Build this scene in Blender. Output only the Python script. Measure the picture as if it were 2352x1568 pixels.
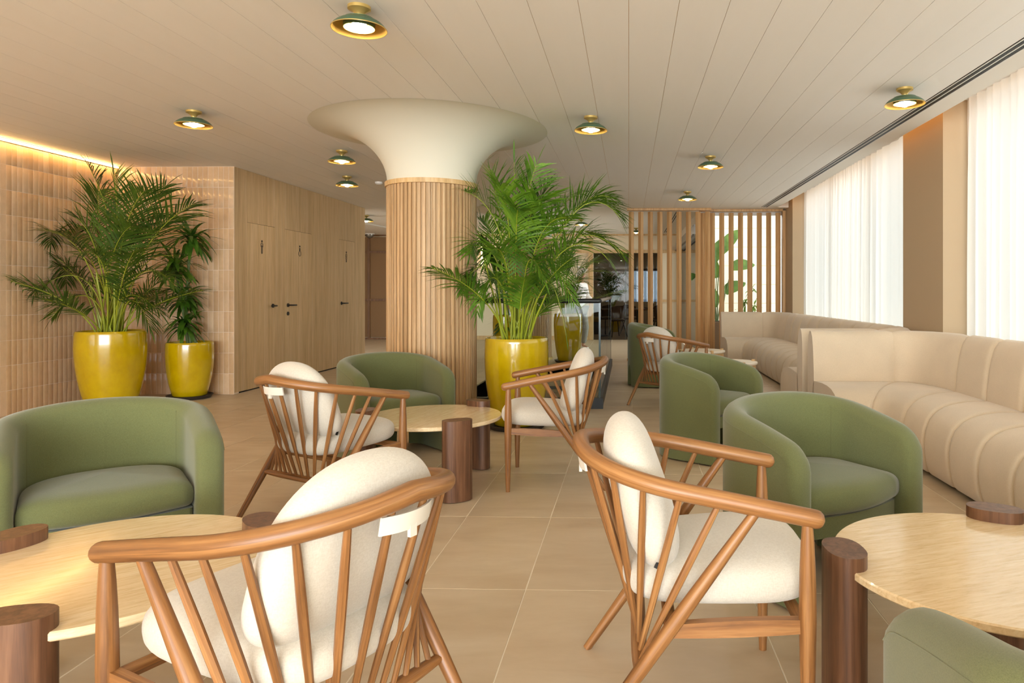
import bpy, bmesh, math, random
from mathutils import Vector, Matrix
from math import sin, cos, pi, radians, sqrt, atan2, hypot

# ------------------------------------------------------------------ camera, world, exposure
for o in list(bpy.data.objects):
    bpy.data.objects.remove(o)
SC = bpy.context.scene
COL = SC.collection
F, PY, H, YAW = 1600.0, 672.0, 1.2, radians(1.65)
PX = 1444 - F * math.tan(YAW)
cam_d = bpy.data.cameras.new('camera')
cam = bpy.data.objects.new('camera', cam_d)
COL.objects.link(cam)
cam.location = (0, 0, H)
cam.rotation_euler = (pi / 2, 0, YAW)
cam_d.sensor_fit = 'HORIZONTAL'
cam_d.sensor_width = 36
cam_d.lens = 36 * F / 2352
cam_d.shift_x = (1176 - PX) / 2352
cam_d.shift_y = (PY - 784) / 2352
cam_d.clip_start = 0.05
SC.camera = cam

world = bpy.data.worlds.new('overcast_sky')
SC.world = world
world.use_nodes = True
wn = world.node_tree.nodes
wn['Background'].inputs[0].default_value = (.96, 0.985, 1.0, 1)
wn['Background'].inputs[1].default_value = 3.0
vs = SC.view_settings
vs.view_transform = 'Standard'
vs.look = 'None'
vs.gamma = 1
vs.use_curve_mapping = False
vs.exposure = 0.24
try:
    SC.cycles.max_bounces = 8
    SC.cycles.diffuse_bounces = 5
    SC.cycles.glossy_bounces = 3
    SC.cycles.transparent_max_bounces = 10
    SC.cycles.sample_clamp_indirect = 6
    SC.cycles.caustics_reflective = False
    SC.cycles.caustics_refractive = False
except Exception:
    pass


def area_light(name, loc, rot, sx, sy, power, col=(1, 1, 1), portal=False):
    d = bpy.data.lights.new(name, 'AREA')
    d.shape = 'RECTANGLE'
    d.size, d.size_y = sx, sy
    d.energy = power
    d.color = col
    if portal:
        d.cycles.is_portal = True
    o = bpy.data.objects.new(name, d)
    o.location = loc
    o.rotation_euler = rot
    COL.objects.link(o)
    return o


# daylight of the glazed right side and of the glazed front behind the photographer
DAY = (.89, 0.965, 1.0)
area_light('window_daylight', (3.3, 2.6, 1.45), (0, radians(90), 0), 2.6, 7.0, 84, DAY)
area_light('window_daylight', (3.3, 9.5, 1.45), (0, radians(90), 0), 2.6, 4.6, 50, DAY)
area_light('window_daylight', (-1.2, -7.4, 1.5), (radians(116), 0, 0), 8.5, 2.3, 1000, DAY)
area_light('window_daylight', (1.5, 15.3, 1.25), (0, radians(90), 0), 2.1, 4.4, 60, DAY)  # added to brighten the dim entrance zone, standing in for terrace daylight

R = random.Random(7)


# ------------------------------------------------------------------ helpers
def ray(px, py):
    u = (px - PX) / F
    v = (PY - py) / F
    return Vector((u * cos(YAW) - sin(YAW), u * sin(YAW) + cos(YAW), v))


def at_z(px, py, z):
    d = ray(px, py)
    t = (z - H) / d.z
    return Vector((d.x * t, d.y * t, z))


def at_y(px, py, y):
    d = ray(px, py)
    t = y / d.y
    return Vector((d.x * t, y, H + d.z * t))


def y_on_x(px, X):
    d = ray(px, PY)
    return X / d.x * d.y


class MB:
    """collects geometry for one mesh"""

    def __init__(s):
        s.v, s.f, s.uv, s.mi = [], [], [], []

    def face(s, idx, uv=None, mi=0):
        s.f.append(tuple(idx))
        s.uv.append(uv)
        s.mi.append(mi)

    def box(s, x0, x1, y0, y1, z0, z1, mi=0):
        b = len(s.v)
        s.v += [(x, y, z) for z in (z0, z1) for y in (y0, y1) for x in (x0, x1)]
        for q in ((0, 2, 3, 1), (4, 5, 7, 6), (0, 1, 5, 4), (2, 6, 7, 3), (0, 4, 6, 2), (1, 3, 7, 5)):
            s.face([b + i for i in q], None, mi)
        return s

    def grid(s, rows, closed=False, uv=True, mi=0, ulen=1.0, vlen=1.0, flip=False):
        b = len(s.v)
        n = len(rows[0])
        for r in rows:
            s.v += [tuple(p) for p in r]
        m = n if closed else n - 1
        for i in range(len(rows) - 1):
            for j in range(m):
                a, c = b + i * n + j, b + i * n + (j + 1) % n
                q = [a, c, c + n, a + n]
                u = [(i / (len(rows) - 1) * ulen, j / m * vlen), (i / (len(rows) - 1) * ulen, (j + 1) / m * vlen),
                     ((i + 1) / (len(rows) - 1) * ulen, (j + 1) / m * vlen), ((i + 1) / (len(rows) - 1) * ulen, j / m * vlen)]
                if flip:
                    q.reverse()
                    u.reverse()
                s.face(q, u if uv else None, mi)
        return b

    def cap(s, ring, flip=False, mi=0):
        b = len(s.v)
        s.v += [tuple(p) for p in ring]
        q = list(range(b, b + len(ring)))
        if flip:
            q.reverse()
        s.face(q, None, mi)

    def tube(s, pts, rad, n=10, rounded=True, mi=0):
        pts = [Vector(p) for p in pts]
        if not isinstance(rad, (list, tuple)):
            rad = [rad] * len(pts)
        ts = []
        for i in range(len(pts)):
            a = pts[max(0, i - 1)]
            c = pts[min(len(pts) - 1, i + 1)]
            ts.append((c - a).normalized())
        up = Vector((0, 0, 1)) if abs(ts[0].z) < .9 else Vector((1, 0, 0))
        nx = ts[0].cross(up).normalized()
        rows = []
        L = 0
        fr = []
        for i, p in enumerate(pts):
            nx = (nx - ts[i] * nx.dot(ts[i])).normalized()
            ny = ts[i].cross(nx)
            fr.append((p, ts[i], nx.copy(), ny, rad[i]))
            if i:
                L += (p - pts[i - 1]).length

        def ring(p, nx, ny, r):
            return [p + nx * (r * cos(2 * pi * k / n)) + ny * (r * sin(2 * pi * k / n)) for k in range(n)]
        if rounded:
            p, t, a, c, r = fr[0]
            for q in (80, 50, 25):
                rows.append(ring(p - t * r * sin(radians(q)) * .9, a, c, r * cos(radians(q))))
        for p, t, a, c, r in fr:
            rows.append(ring(p, a, c, r))
        if rounded:
            p, t, a, c, r = fr[-1]
            for q in (25, 50, 80):
                rows.append(ring(p + t * r * sin(radians(q)) * .9, a, c, r * cos(radians(q))))
        s.grid(rows, closed=True, ulen=L, vlen=2 * pi * max(rad), mi=mi, flip=True)
        s.cap(rows[0], flip=True, mi=mi)
        s.cap(rows[-1], mi=mi)
        return s

    def lathe(s, prof, n=32, c=(0, 0), mi=0, ang=2 * pi, flip=False):
        rows = [[(c[0] + r * cos(ang * k / n), c[1] + r * sin(ang * k / n), z) for k in range(n)] for r, z in prof]
        s.grid(rows, closed=True, mi=mi, ulen=1, vlen=1, flip=flip)
        return s

    def prism(s, poly, z0, z1, mi=0):
        rows = [[(x, y, z0) for x, y in poly], [(x, y, z1) for x, y in poly]]
        s.grid(rows, closed=True, uv=True, ulen=abs(z1 - z0), vlen=1, mi=mi)
        s.cap(rows[0], flip=True, mi=mi)
        s.cap(rows[1], mi=mi)
        return s

    def pillow(s, outline, zc, hz, p=.45, q=1.0, crown=0.0, n=11, mi=0, pb=None):
        """outline: plan points; rounded edge cushion; crown: extra dome height"""
        cx = sum(o[0] for o in outline) / len(outline)
        cy = sum(o[1] for o in outline) / len(outline)
        rows = []
        fr = [.0, .15, .35, .55, .72, .86, .95, 1.0]
        prof = []
        for k in range(-n, n + 1):
            a = pi / 2 * k / n
            prof.append((abs(cos(a)) ** (pb if pb and a < 0 else p), (1 if a > 0 else -1) * abs(sin(a)) ** q))
        for sc, zz in prof:
            sc = max(sc, .02)
            rows.append([(cx + (x - cx) * sc, cy + (y - cy) * sc, zc + hz * zz + (crown * (1 - sc ** 2) if zz > 0 else 0)) for x, y in outline])
        s.grid(rows, closed=True, mi=mi)
        s.cap(rows[0], flip=True, mi=mi)
        s.cap(rows[-1], mi=mi)
        return s

    def xf(s, M, start=0):
        s.v[start:] = [tuple(M @ Vector(p)) for p in s.v[start:]]
        return s

    def mesh(s, name, mats, smooth=True, angle=35):
        me = bpy.data.meshes.new(name)
        me.from_pydata(s.v, [], s.f)
        if any(u for u in s.uv):
            l = me.uv_layers.new(name='UVMap')
            i = 0
            for f, u in zip(s.f, s.uv):
                for k in range(len(f)):
                    if u:
                        l.data[i].uv = u[k]
                    i += 1
        if not isinstance(mats, (list, tuple)):
            mats = [mats]
        for m in mats:
            me.materials.append(M[m] if isinstance(m, str) else m)
        if len(mats) > 1:
            me.polygons.foreach_set('material_index', s.mi)
        me.update()
        if smooth:
            me.shade_smooth()
            me.set_sharp_from_angle(angle=radians(angle))
        return me

    def build(s, name, mats, parent=None, smooth=True, angle=35, label=None):
        return put(name, s.mesh(name, mats, smooth, angle), parent, label)


def put(name, me, parent=None, label=None, loc=None, rz=None):
    o = bpy.data.objects.new(name, me)
    COL.objects.link(o)
    if parent:
        o.parent = parent
    if loc is not None:
        o.location = loc
    if rz is not None:
        o.rotation_euler = (0, 0, rz)
    if label:
        o['label'] = label
    return o


def bevel_box(name, dims, mat, parent=None, loc=(0, 0, 0), rot=(0, 0, 0), bev=.01, seg=2, label=None):
    me = bevel_mesh(name, dims, mat, bev, seg)
    o = put(name, me, parent, label)
    o.location = loc
    o.rotation_euler = rot
    return o


def bevel_mesh(name, dims, mat, bev=.01, seg=2):
    bm = bmesh.new()
    bmesh.ops.create_cube(bm, size=1)
    bmesh.ops.scale(bm, vec=dims, verts=bm.verts)
    if bev:
        bmesh.ops.bevel(bm, geom=bm.edges[:], offset=bev, segments=seg, affect='EDGES', profile=.6)
    me = bpy.data.meshes.new(name)
    bm.to_mesh(me)
    bm.free()
    me.materials.append(M[mat] if isinstance(mat, str) else mat)
    me.shade_smooth()
    me.set_sharp_from_angle(angle=radians(40))
    return me


def thing(name, label, cat, loc=(0, 0, 0), rz=0, group=None):
    o = bpy.data.objects.new(name, None)
    COL.objects.link(o)
    o.location = loc
    o.rotation_euler = (0, 0, rz)
    o.empty_display_size = .1
    tag(o, label, cat, group)
    return o


def tag(o, label, cat, group=None, kind=None):
    o['label'] = label
    o['category'] = cat
    if group:
        o['group'] = group
    if kind:
        o['kind'] = kind
    return o


def struct(o, label, cat):
    return tag(o, label, cat, kind='structure')


def copy_tree(o, parent=None):
    c = o.copy()
    COL.objects.link(c)
    c.parent = parent
    for ch in list(o.children):
        copy_tree(ch, c)
    return c


# ------------------------------------------------------------------ materials
M = {}


def mat(name, col, rough=.5, metal=0, spec=.5, build=None):
    m = bpy.data.materials.new(name)
    m.use_nodes = True
    nt = m.node_tree
    b = nt.nodes['Principled BSDF']
    b.inputs['Base Color'].default_value = (*col, 1)
    b.inputs['Roughness'].default_value = rough
    b.inputs['Metallic'].default_value = metal
    b.inputs['Specular IOR Level'].default_value = spec
    M[name] = m
    if build:
        build(nt, b)
    return m


def nd(nt, t, **k):
    n = nt.nodes.new(t)
    for a, v in k.items():
        setattr(n, a, v)
    return n


def lin(r, g, b):
    f = lambda c: (c / 255 / 12.92) if c / 255 <= .04045 else ((c / 255 + .055) / 1.055) ** 2.4
    return (f(r), f(g), f(b))


def coords(nt, which, scale, loc=(0, 0, 0)):
    tc = nd(nt, 'ShaderNodeTexCoord')
    mp = nd(nt, 'ShaderNodeMapping')
    mp.inputs['Scale'].default_value = scale
    mp.inputs['Location'].default_value = loc
    nt.links.new(tc.outputs[which], mp.inputs[0])
    return mp.outputs[0]


def obj_offset(nt, vec, amt=20):
    oi = nd(nt, 'ShaderNodeObjectInfo')
    mul = nd(nt, 'ShaderNodeMath', operation='MULTIPLY')
    mul.inputs[1].default_value = amt
    nt.links.new(oi.outputs['Random'], mul.inputs[0])
    add = nd(nt, 'ShaderNodeVectorMath', operation='ADD')
    nt.links.new(vec, add.inputs[0])
    nt.links.new(mul.outputs[0], add.inputs[1])
    return add.outputs[0], oi.outputs['Random']


def ramp(nt, fac, stops):
    r = nd(nt, 'ShaderNodeValToRGB')
    e = r.color_ramp.elements
    while len(e) < len(stops):
        e.new(.5)
    for i, (p, c) in enumerate(stops):
        e[i].position = p
        e[i].color = (*c, 1)
    nt.links.new(fac, r.inputs[0])
    return r.outputs[0]


def noise(nt, vec, scale=5, detail=4, rough=.5, dist=0):
    n = nd(nt, 'ShaderNodeTexNoise')
    n.inputs['Scale'].default_value = scale
    n.inputs['Detail'].default_value = detail
    n.inputs['Roughness'].default_value = rough
    n.inputs['Distortion'].default_value = dist
    nt.links.new(vec, n.inputs['Vector'])
    return n.outputs['Fac']


def bump(nt, b, h, strength=.2, dist=.01):
    bp = nd(nt, 'ShaderNodeBump')
    bp.inputs['Strength'].default_value = strength
    bp.inputs['Distance'].default_value = dist
    nt.links.new(h, bp.inputs['Height'])
    nt.links.new(bp.outputs[0], b.inputs['Normal'])


def mixc(nt, fac, a, b, mode='MIX'):
    m = nd(nt, 'ShaderNodeMix', data_type='RGBA', blend_type=mode)
    for s, v in ((0, fac), (6, a), (7, b)):
        if isinstance(v, (int, float)):
            m.inputs[s].default_value = v
        elif isinstance(v, tuple):
            m.inputs[s].default_value = (*v, 1)
        else:
            nt.links.new(v, m.inputs[s])
    return m.outputs[2]


def wood(name, dark, mid, light, which='UV', scale=(1.5, 60, 1), rough=.42, var=.25):
    def bld(nt, b):
        v = coords(nt, which, scale)
        v, rnd = obj_offset(nt, v)
        n1 = noise(nt, v, 1.0, 5, .6, .4)
        c = ramp(nt, n1, [(.3, dark), (.5, mid), (.7, light)])
        v2 = coords(nt, which, tuple(k * 3.1 for k in scale))
        v2, _ = obj_offset(nt, v2)
        n2 = noise(nt, v2, 1.5, 3, .6)
        c2 = ramp(nt, n2, [(.35, (.72, .72, .72)), (.6, (1, 1, 1))])
        c = mixc(nt, .5, c, c2, 'MULTIPLY')
        rr = ramp(nt, rnd, [(0, (1 - var,) * 3), (1, (1 + var * .3,) * 3)])
        c = mixc(nt, 1.0, c, rr, 'MULTIPLY')
        nt.links.new(c, b.inputs['Base Color'])
        bump(nt, b, n2, .06, .002)
    mat(name, mid, rough, build=bld)


wood('chair_wood', lin(108, 69, 36), lin(150, 101, 56), lin(176, 128, 78), 'UV', (2.2, 45, 1), .38, .12)
wood('walnut', lin(82, 53, 35), lin(108, 72, 48), lin(130, 92, 65), 'Object', (45, 45, 2.0), .4, .1)
wood('oak_panel', lin(196, 162, 116), lin(212, 179, 132), lin(220, 190, 147), 'Object', (14, 14, .7), .55, .10)
wood('oak_slat', lin(178, 140, 96), lin(206, 168, 122), lin(224, 192, 150), 'Object', (30, 30, .9), .5, .16)
wood('screen_wood', lin(184, 138, 88), lin(206, 162, 110), lin(220, 182, 132), 'Object', (30, 30, .8), .5, .1)
wood('light_oak', lin(200, 160, 105), lin(220, 182, 128), lin(230, 198, 150), 'Object', (20, 20, 2), .5, .08)
wood('dark_oak', lin(110, 74, 40), lin(130, 90, 50), lin(146, 104, 62), 'Object', (20, 20, 2), .5, .08)


def fabric(name, col, col2, sc=350, bs=.25, rough=.95, sheen=.3):
    def bld(nt, b):
        v = coords(nt, 'Object', (sc, sc, sc * .25))
        n1 = noise(nt, v, 1, 2, .6)
        v2 = coords(nt, 'Object', (sc * .3, sc * .3, sc))
        n2 = noise(nt, v2, 1, 2, .6)
        a = nd(nt, 'ShaderNodeMath', operation='ADD')
        nt.links.new(n1, a.inputs[0])
        nt.links.new(n2, a.inputs[1])
        h = nd(nt, 'ShaderNodeMath', operation='MULTIPLY')
        h.inputs[1].default_value = .5
        nt.links.new(a.outputs[0], h.inputs[0])
        v3 = coords(nt, 'Object', (3, 3, 3))
        n3 = noise(nt, v3, 1, 3, .5)
        c = ramp(nt, h.outputs[0], [(.38, col2), (.6, col)])
        c = mixc(nt, .35, c, ramp(nt, n3, [(.3, (.8, .8, .8)), (.7, (1.1, 1.1, 1.1))]), 'MULTIPLY')
        nt.links.new(c, b.inputs['Base Color'])
        bump(nt, b, h.outputs[0], bs, .003)
        b.inputs['Sheen Weight'].default_value = sheen
        b.inputs['Sheen Roughness'].default_value = .5
    mat(name, col, rough, spec=.2, build=bld)


fabric('green_fabric', lin(110, 114, 74), lin(96, 100, 62), 900, .1)
fabric('cream_boucle', lin(210, 202, 188), lin(200, 191, 176), 380, .2)
fabric('sofa_fabric', lin(214, 197, 172), lin(205, 187, 161), 500, .1)
mat('strap_canvas', lin(216, 208, 194), .9)
mat('seam', lin(190, 166, 132), .9)
mat('green_seam', lin(96, 97, 62), .9)


def travertine(nt, b):
    v = coords(nt, 'Object', (4, 42, 42))
    v, _ = obj_offset(nt, v, 13)
    n1 = noise(nt, v, 1.6, 8, .62, .7)
    c = ramp(nt, n1, [(.22, lin(208, 176, 128)), (.40, lin(226, 199, 156)), (.58, lin(235, 212, 172)), (.78, lin(241, 224, 192))])
    v2 = coords(nt, 'Object', (20, 90, 90))
    n2 = noise(nt, v2, 1.2, 4, .7)
    c = mixc(nt, .6, c, ramp(nt, n2, [(.33, (.84, .80, .72)), (.5, (1, 1, 1))]), 'MULTIPLY')
    nt.links.new(c, b.inputs['Base Color'])
    b.inputs['Coat Weight'].default_value = .3
    b.inputs['Coat Roughness'].default_value = .08


mat('travertine', lin(225, 195, 145), .16, build=travertine)
mat('pale_stone', lin(238, 226, 206), .3)


def glaze(nt, b):
    v = coords(nt, 'Object', (3, 3, 2))
    n1 = noise(nt, v, 1.5, 6, .65)
    c = ramp(nt, n1, [(.3, lin(178, 146, 2)), (.55, lin(194, 164, 4)), (.75, lin(204, 176, 14))])
    nt.links.new(c, b.inputs['Base Color'])
    v2 = coords(nt, 'Object', (25, 25, 18))
    n2 = noise(nt, v2, 1, 3, .5)
    bump(nt, b, n2, .12, .004)
    b.inputs['Coat Weight'].default_value = .6
    b.inputs['Coat Roughness'].default_value = .04


mat('yellow_glaze', lin(200, 162, 2), .18, build=glaze)
mat('saucer_dark', lin(52, 46, 42), .5)
mat('soil', lin(50, 36, 24), .95)


def tile_b(nt, b):
    oi = nd(nt, 'ShaderNodeObjectInfo')
    c = ramp(nt, oi.outputs['Random'], [(0, lin(203, 168, 130)), (.35, lin(215, 182, 144)), (.65, lin(209, 175, 138)), (1, lin(224, 194, 160))])
    v = coords(nt, 'Object', (6, 6, 6))
    v, _ = obj_offset(nt, v, 50)
    n1 = noise(nt, v, 2, 5, .6)
    c = mixc(nt, .5, c, ramp(nt, n1, [(.3, (.84, .82, .8)), (.7, (1.05, 1.05, 1.05))]), 'MULTIPLY')
    nt.links.new(c, b.inputs['Base Color'])
    v2 = coords(nt, 'Object', (14, 14, 9))
    v2, _ = obj_offset(nt, v2, 50)
    n2 = noise(nt, v2, 1, 2, .5)
    bump(nt, b, n2, .22, .01)


mat('zellige_tile', lin(200, 160, 125), .11, build=tile_b)
mat('grout', lin(226, 206, 184), .9)


def floor_tile_b(nt, b):
    g = nd(nt, 'ShaderNodeNewGeometry')
    mp = nd(nt, 'ShaderNodeMapping')
    mp.inputs['Scale'].default_value = (1.6, 4.5, 1)
    nt.links.new(g.outputs['Position'], mp.inputs[0])
    v, rnd = obj_offset(nt, mp.outputs[0], 30)
    n1 = noise(nt, v, 1.1, 6, .6, .3)
    c = ramp(nt, n1, [(.3, lin(190, 167, 136)), (.5, lin(200, 179, 149)), (.72, lin(209, 190, 162))])
    c = mixc(nt, 1.0, c, ramp(nt, rnd, [(0, (.95, .95, .95)), (1, (1.03, 1.03, 1.03))]), 'MULTIPLY')
    nt.links.new(c, b.inputs['Base Color'])
    n2 = noise(nt, v, 3, 4, .6)
    nt.links.new(ramp(nt, n2, [(.3, (.34,) * 3), (.7, (.46,) * 3)]), b.inputs['Roughness'])


mat('floor_tile', lin(208, 180, 140), .4, build=floor_tile_b)


def floor_far_b(nt, b):
    tc = nd(nt, 'ShaderNodeNewGeometry')
    br = nd(nt, 'ShaderNodeTexBrick')
    br.offset = 0
    br.inputs['Color1'].default_value = (*lin(199, 178, 148), 1)
    br.inputs['Color2'].default_value = (*lin(203, 183, 153), 1)
    br.inputs['Mortar'].default_value = (*lin(232, 220, 198), 1)
    br.inputs['Scale'].default_value = 1
    br.inputs['Mortar Size'].default_value = .004
    br.inputs['Brick Width'].default_value = .452
    br.inputs['Row Height'].default_value = .906
    off = nd(nt, 'ShaderNodeVectorMath', operation='SUBTRACT')
    g = at_z(1207.5, 1353.8, 0)
    off.inputs[1].default_value = (g.x, g.y, 0)
    nt.links.new(tc.outputs['Position'], off.inputs[0])
    nt.links.new(off.outputs[0], br.inputs['Vector'])
    nt.links.new(br.outputs['Color'], b.inputs['Base Color'])


mat('floor_base', lin(222, 204, 176), .5, build=floor_far_b)
mat('floor_grout', lin(226, 210, 182), .8)


def plank_b(nt, b):
    oi = nd(nt, 'ShaderNodeObjectInfo')
    v = coords(nt, 'Object', (8, .6, 8))
    v, rnd = obj_offset(nt, v, 30)
    n1 = noise(nt, v, 1, 4, .6)
    c = ramp(nt, n1, [(.3, lin(243, 240, 235)), (.7, lin(245, 242, 238))])
    c = mixc(nt, 1.0, c, ramp(nt, rnd, [(0, (.985, .983, .98)), (1, (1.0, 1.0, 1.0))]), 'MULTIPLY')
    nt.links.new(c, b.inputs['Base Color'])


mat('ceiling_plank', lin(230, 218, 200), .6, build=plank_b)
mat('ceiling_gap', lin(214, 168, 108), .8)
mat('plaster_white', lin(238, 232, 222), .8)
mat('plaster_cream', lin(232, 216, 184), .85)
mat('plaster_taupe', lin(186, 164, 134), .85)
mat('column_plaster', lin(220, 216, 199), .8)
mat('taupe_fabric', lin(150, 118, 84), .95)
mat('cream_panel', lin(236, 220, 190), .9)
mat('brass', lin(206, 176, 104), .34, .55)
mat('gold_inside', lin(186, 146, 66), .4, .5)
mat('green_enamel', lin(74, 100, 74), .28)
mat('black_metal', lin(24, 24, 24), .4)
mat('black_plastic', lin(16, 15, 14), .5)
mat('grey_metal', lin(150, 148, 142), .35, .8)
mat('white_plastic', lin(236, 232, 226), .4)
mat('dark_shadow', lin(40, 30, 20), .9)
mat('palm_stem', lin(150, 160, 40), .45)
mat('cane', lin(92, 110, 62), .6)
mat('wicker', lin(110, 84, 60), .8)
mat('terrace_ground', lin(226, 220, 210), .8)
mat('facade', lin(228, 216, 194), .8)
mat('sea', lin(60, 110, 160), .3)
mat('skin', lin(190, 140, 110), .6)
mat('shirt_white', lin(236, 232, 226), .85)
mat('trousers_grey', lin(140, 136, 126), .85)
mat('hair_grey', lin(214, 208, 200), .7)
mat('seat_brown', lin(86, 62, 40), .6)
mat('mustard', lin(150, 116, 20), .7)


def leaf_b(c1, c2):
    def f(nt, b):
        v = coords(nt, 'Object', (4, 4, 4))
        v, rnd = obj_offset(nt, v, 20)
        n1 = noise(nt, v, 1.5, 3, .6)
        c = ramp(nt, n1, [(.3, c1), (.7, c2)])
        c = mixc(nt, 1.0, c, ramp(nt, rnd, [(0, (.75, .8, .75)), (1, (1.25, 1.15, 1.0))]), 'MULTIPLY')
        nt.links.new(c, b.inputs['Base Color'])
        b.inputs['Subsurface Weight'].default_value = 0
        out = nt.nodes['Material Output']
        tr = nd(nt, 'ShaderNodeBsdfTranslucent')
        nt.links.new(c, tr.inputs[0])
        mx = nd(nt, 'ShaderNodeMixShader')
        mx.inputs[0].default_value = .25
        nt.links.new(b.outputs[0], mx.inputs[1])
        nt.links.new(tr.outputs[0], mx.inputs[2])
        nt.links.new(mx.outputs[0], out.inputs[0])
    return f


mat('palm_leaf', lin(60, 100, 28), .55, build=leaf_b(lin(52, 98, 14), lin(112, 154, 34)))
mat('palm_leaf_dark', lin(50, 80, 28), .55, build=leaf_b(lin(42, 76, 18), lin(88, 118, 34)))
mat('dracaena_leaf', lin(40, 72, 26), .35, build=leaf_b(lin(40, 80, 20), lin(96, 140, 40)))
mat('strelitzia_leaf', lin(110, 140, 60), .45, build=leaf_b(lin(62, 96, 34), lin(112, 146, 60)))


def emit(name, col, s):
    m = bpy.data.materials.new(name)
    m.use_nodes = True
    nt = m.node_tree
    nt.nodes.remove(nt.nodes['Principled BSDF'])
    e = nd(nt, 'ShaderNodeEmission')
    e.inputs[0].default_value = (*col, 1)
    e.inputs[1].default_value = s
    nt.links.new(e.outputs[0], nt.nodes['Material Output'].inputs[0])
    M[name] = m


emit('bulb', (1.0, .92, .81), 165)
emit('tube_lamp', (1.0, .72, .4), 5)
emit('led_warm', (1.0, .60, .20), 30)
emit('led_pocket', (1.0, .55, .2), 5)


def glass(name, tint=(.95, .97, .96), refl=1.45, extra=0.0):
    m = bpy.data.materials.new(name)
    m.use_nodes = True
    nt = m.node_tree
    nt.nodes.remove(nt.nodes['Principled BSDF'])
    t = nd(nt, 'ShaderNodeBsdfTransparent')
    t.inputs[0].default_value = (*tint, 1)
    g = nd(nt, 'ShaderNodeBsdfGlossy')
    g.inputs['Roughness'].default_value = .01
    fr = nd(nt, 'ShaderNodeFresnel')
    fr.inputs[0].default_value = refl
    mx = nd(nt, 'ShaderNodeMixShader')
    nt.links.new(fr.outputs[0], mx.inputs[0])
    nt.links.new(t.outputs[0], mx.inputs[1])
    nt.links.new(g.outputs[0], mx.inputs[2])
    nt.links.new(mx.outputs[0], nt.nodes['Material Output'].inputs[0])
    M[name] = m


glass('clear_glass')
glass('sea_glass', (.30, .35, .40), 1.2)  # tint added to dim the overbright sky behind it to pale blue
glass('balustrade_glass', (.88, .92, .90), 1.22)
glass('smoked_glass', (.80, .78, .74), 1.22)
mat('glass_edge', lin(40, 62, 56), .2)


def sheer(nt_name):
    m = bpy.data.materials.new(nt_name)
    m.use_nodes = True
    nt = m.node_tree
    nt.nodes.remove(nt.nodes['Principled BSDF'])
    tr = nd(nt, 'ShaderNodeBsdfTransparent')
    tl = nd(nt, 'ShaderNodeBsdfTranslucent')
    tl.inputs[0].default_value = (.95, .93, .89, 1)
    df = nd(nt, 'ShaderNodeBsdfDiffuse')
    df.inputs[0].default_value = (.92, .89, .84, 1)
    a = nd(nt, 'ShaderNodeMixShader')
    a.inputs[0].default_value = .45
    nt.links.new(tl.outputs[0], a.inputs[1])
    nt.links.new(df.outputs[0], a.inputs[2])
    c = nd(nt, 'ShaderNodeMixShader')
    c.inputs[0].default_value = .82
    nt.links.new(tr.outputs[0], c.inputs[1])
    nt.links.new(a.outputs[0], c.inputs[2])
    nt.links.new(c.outputs[0], nt.nodes['Material Output'].inputs[0])
    M[nt_name] = m


sheer('sheer_fabric')

# ------------------------------------------------------------------ the room: floor
CZ = 2.69            # ceiling height
XL, XT, XR = -6.05, -4.655, 2.60   # tiled wall, timber wall, edge of ceiling
YB = 8.09            # frontal tile wall
HX0, HX1, HY0, HY1 = -1.98, -.37, 7.29, 11.4   # stair opening

mb = MB()
for a in ((-9, HX0, -4, 26), (HX1, 3.25, -4, 26), (HX0, HX1, -4, HY0), (HX0, HX1, HY1, 26)):
    mb.box(a[0], a[1], -7.5 if a[2] == -4 else a[2], a[3], -.25, -.0012)
floor = mb.build('floor', 'floor_base', smooth=False)
struct(floor, 'beige stone-look porcelain tile floor of the lounge', 'floor')
g0 = at_z(1207.5, 1353.8, 0)
TW, TD = .452, .906
tiles = []
for i in range(-13, 6):
    for j in range(-1, 11):
        x0, x1 = g0.x + i * TW + .0018, g0.x + (i + 1) * TW - .0018
        y0, y1 = g0.y + j * TD + .0018, g0.y + (j + 1) * TD - .0018
        x0 = max(x0, XL + .02)
        y1 = min(y1, 12.72)
        if x1 <= x0 or x0 > 2.1:
            continue
        if x0 < XT and y1 > YB:
            y1 = min(y1, YB - .01)
            if y1 <= y0 + .05:
                continue
        if x0 < HX1 and x1 > HX0 and y0 < HY1 and y1 > HY0:
            if y0 < HY0 - .05:
                y1 = HY0
            elif y1 > HY1 + .05:
                y0 = HY1
            elif x1 > HX1 + .04:
                x0 = HX1
            elif x0 < HX0 - .04:
                x1 = HX0
            else:
                continue
        tiles.append((x0, x1, y0, y1))
cache = {}
for (x0, x1, y0, y1) in tiles:
    w, d = round(x1 - x0, 4), round(y1 - y0, 4)
    if (w, d) not in cache:
        cache[(w, d)] = bevel_mesh('floor_tile', (w, d, .012), 'floor_tile', .0012, 1)
    put('floor_tile', cache[(w, d)], floor, loc=((x0 + x1) / 2, (y0 + y1) / 2, -.006))

# ceiling
mb = MB()
mb.box(XL - .3, XR, -7.5, 12.25, CZ + .0045, CZ + .3)
mb.box(2.42, XR, -7.5, 12.25, CZ, CZ + .0045, 1)
mb.box(-9, 1.4, 12.25, 17.9, CZ, CZ + .3, 1)
mb.box(1.4, 3.3, 12.25, 12.78, CZ, CZ + .3, 1)
ceil_ = mb.build('ceiling', ['ceiling_gap', 'plaster_white'], smooth=False)
struct(ceil_, 'cream ceiling of long painted planks with fine brown gaps', 'ceiling')
pl_me = bevel_mesh('plank', (.2577, 19.7, .006), 'ceiling_plank', .0006, 1)
for k in range(-24, 9):
    x = .26 * k + .13
    if x - .128 < XL:
        continue
    o = put('plank', pl_me, ceil_, loc=(x, 2.4, CZ + .003))
    if k == 8:
        o.scale.x = .87
        o.location.x -= .0165
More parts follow.
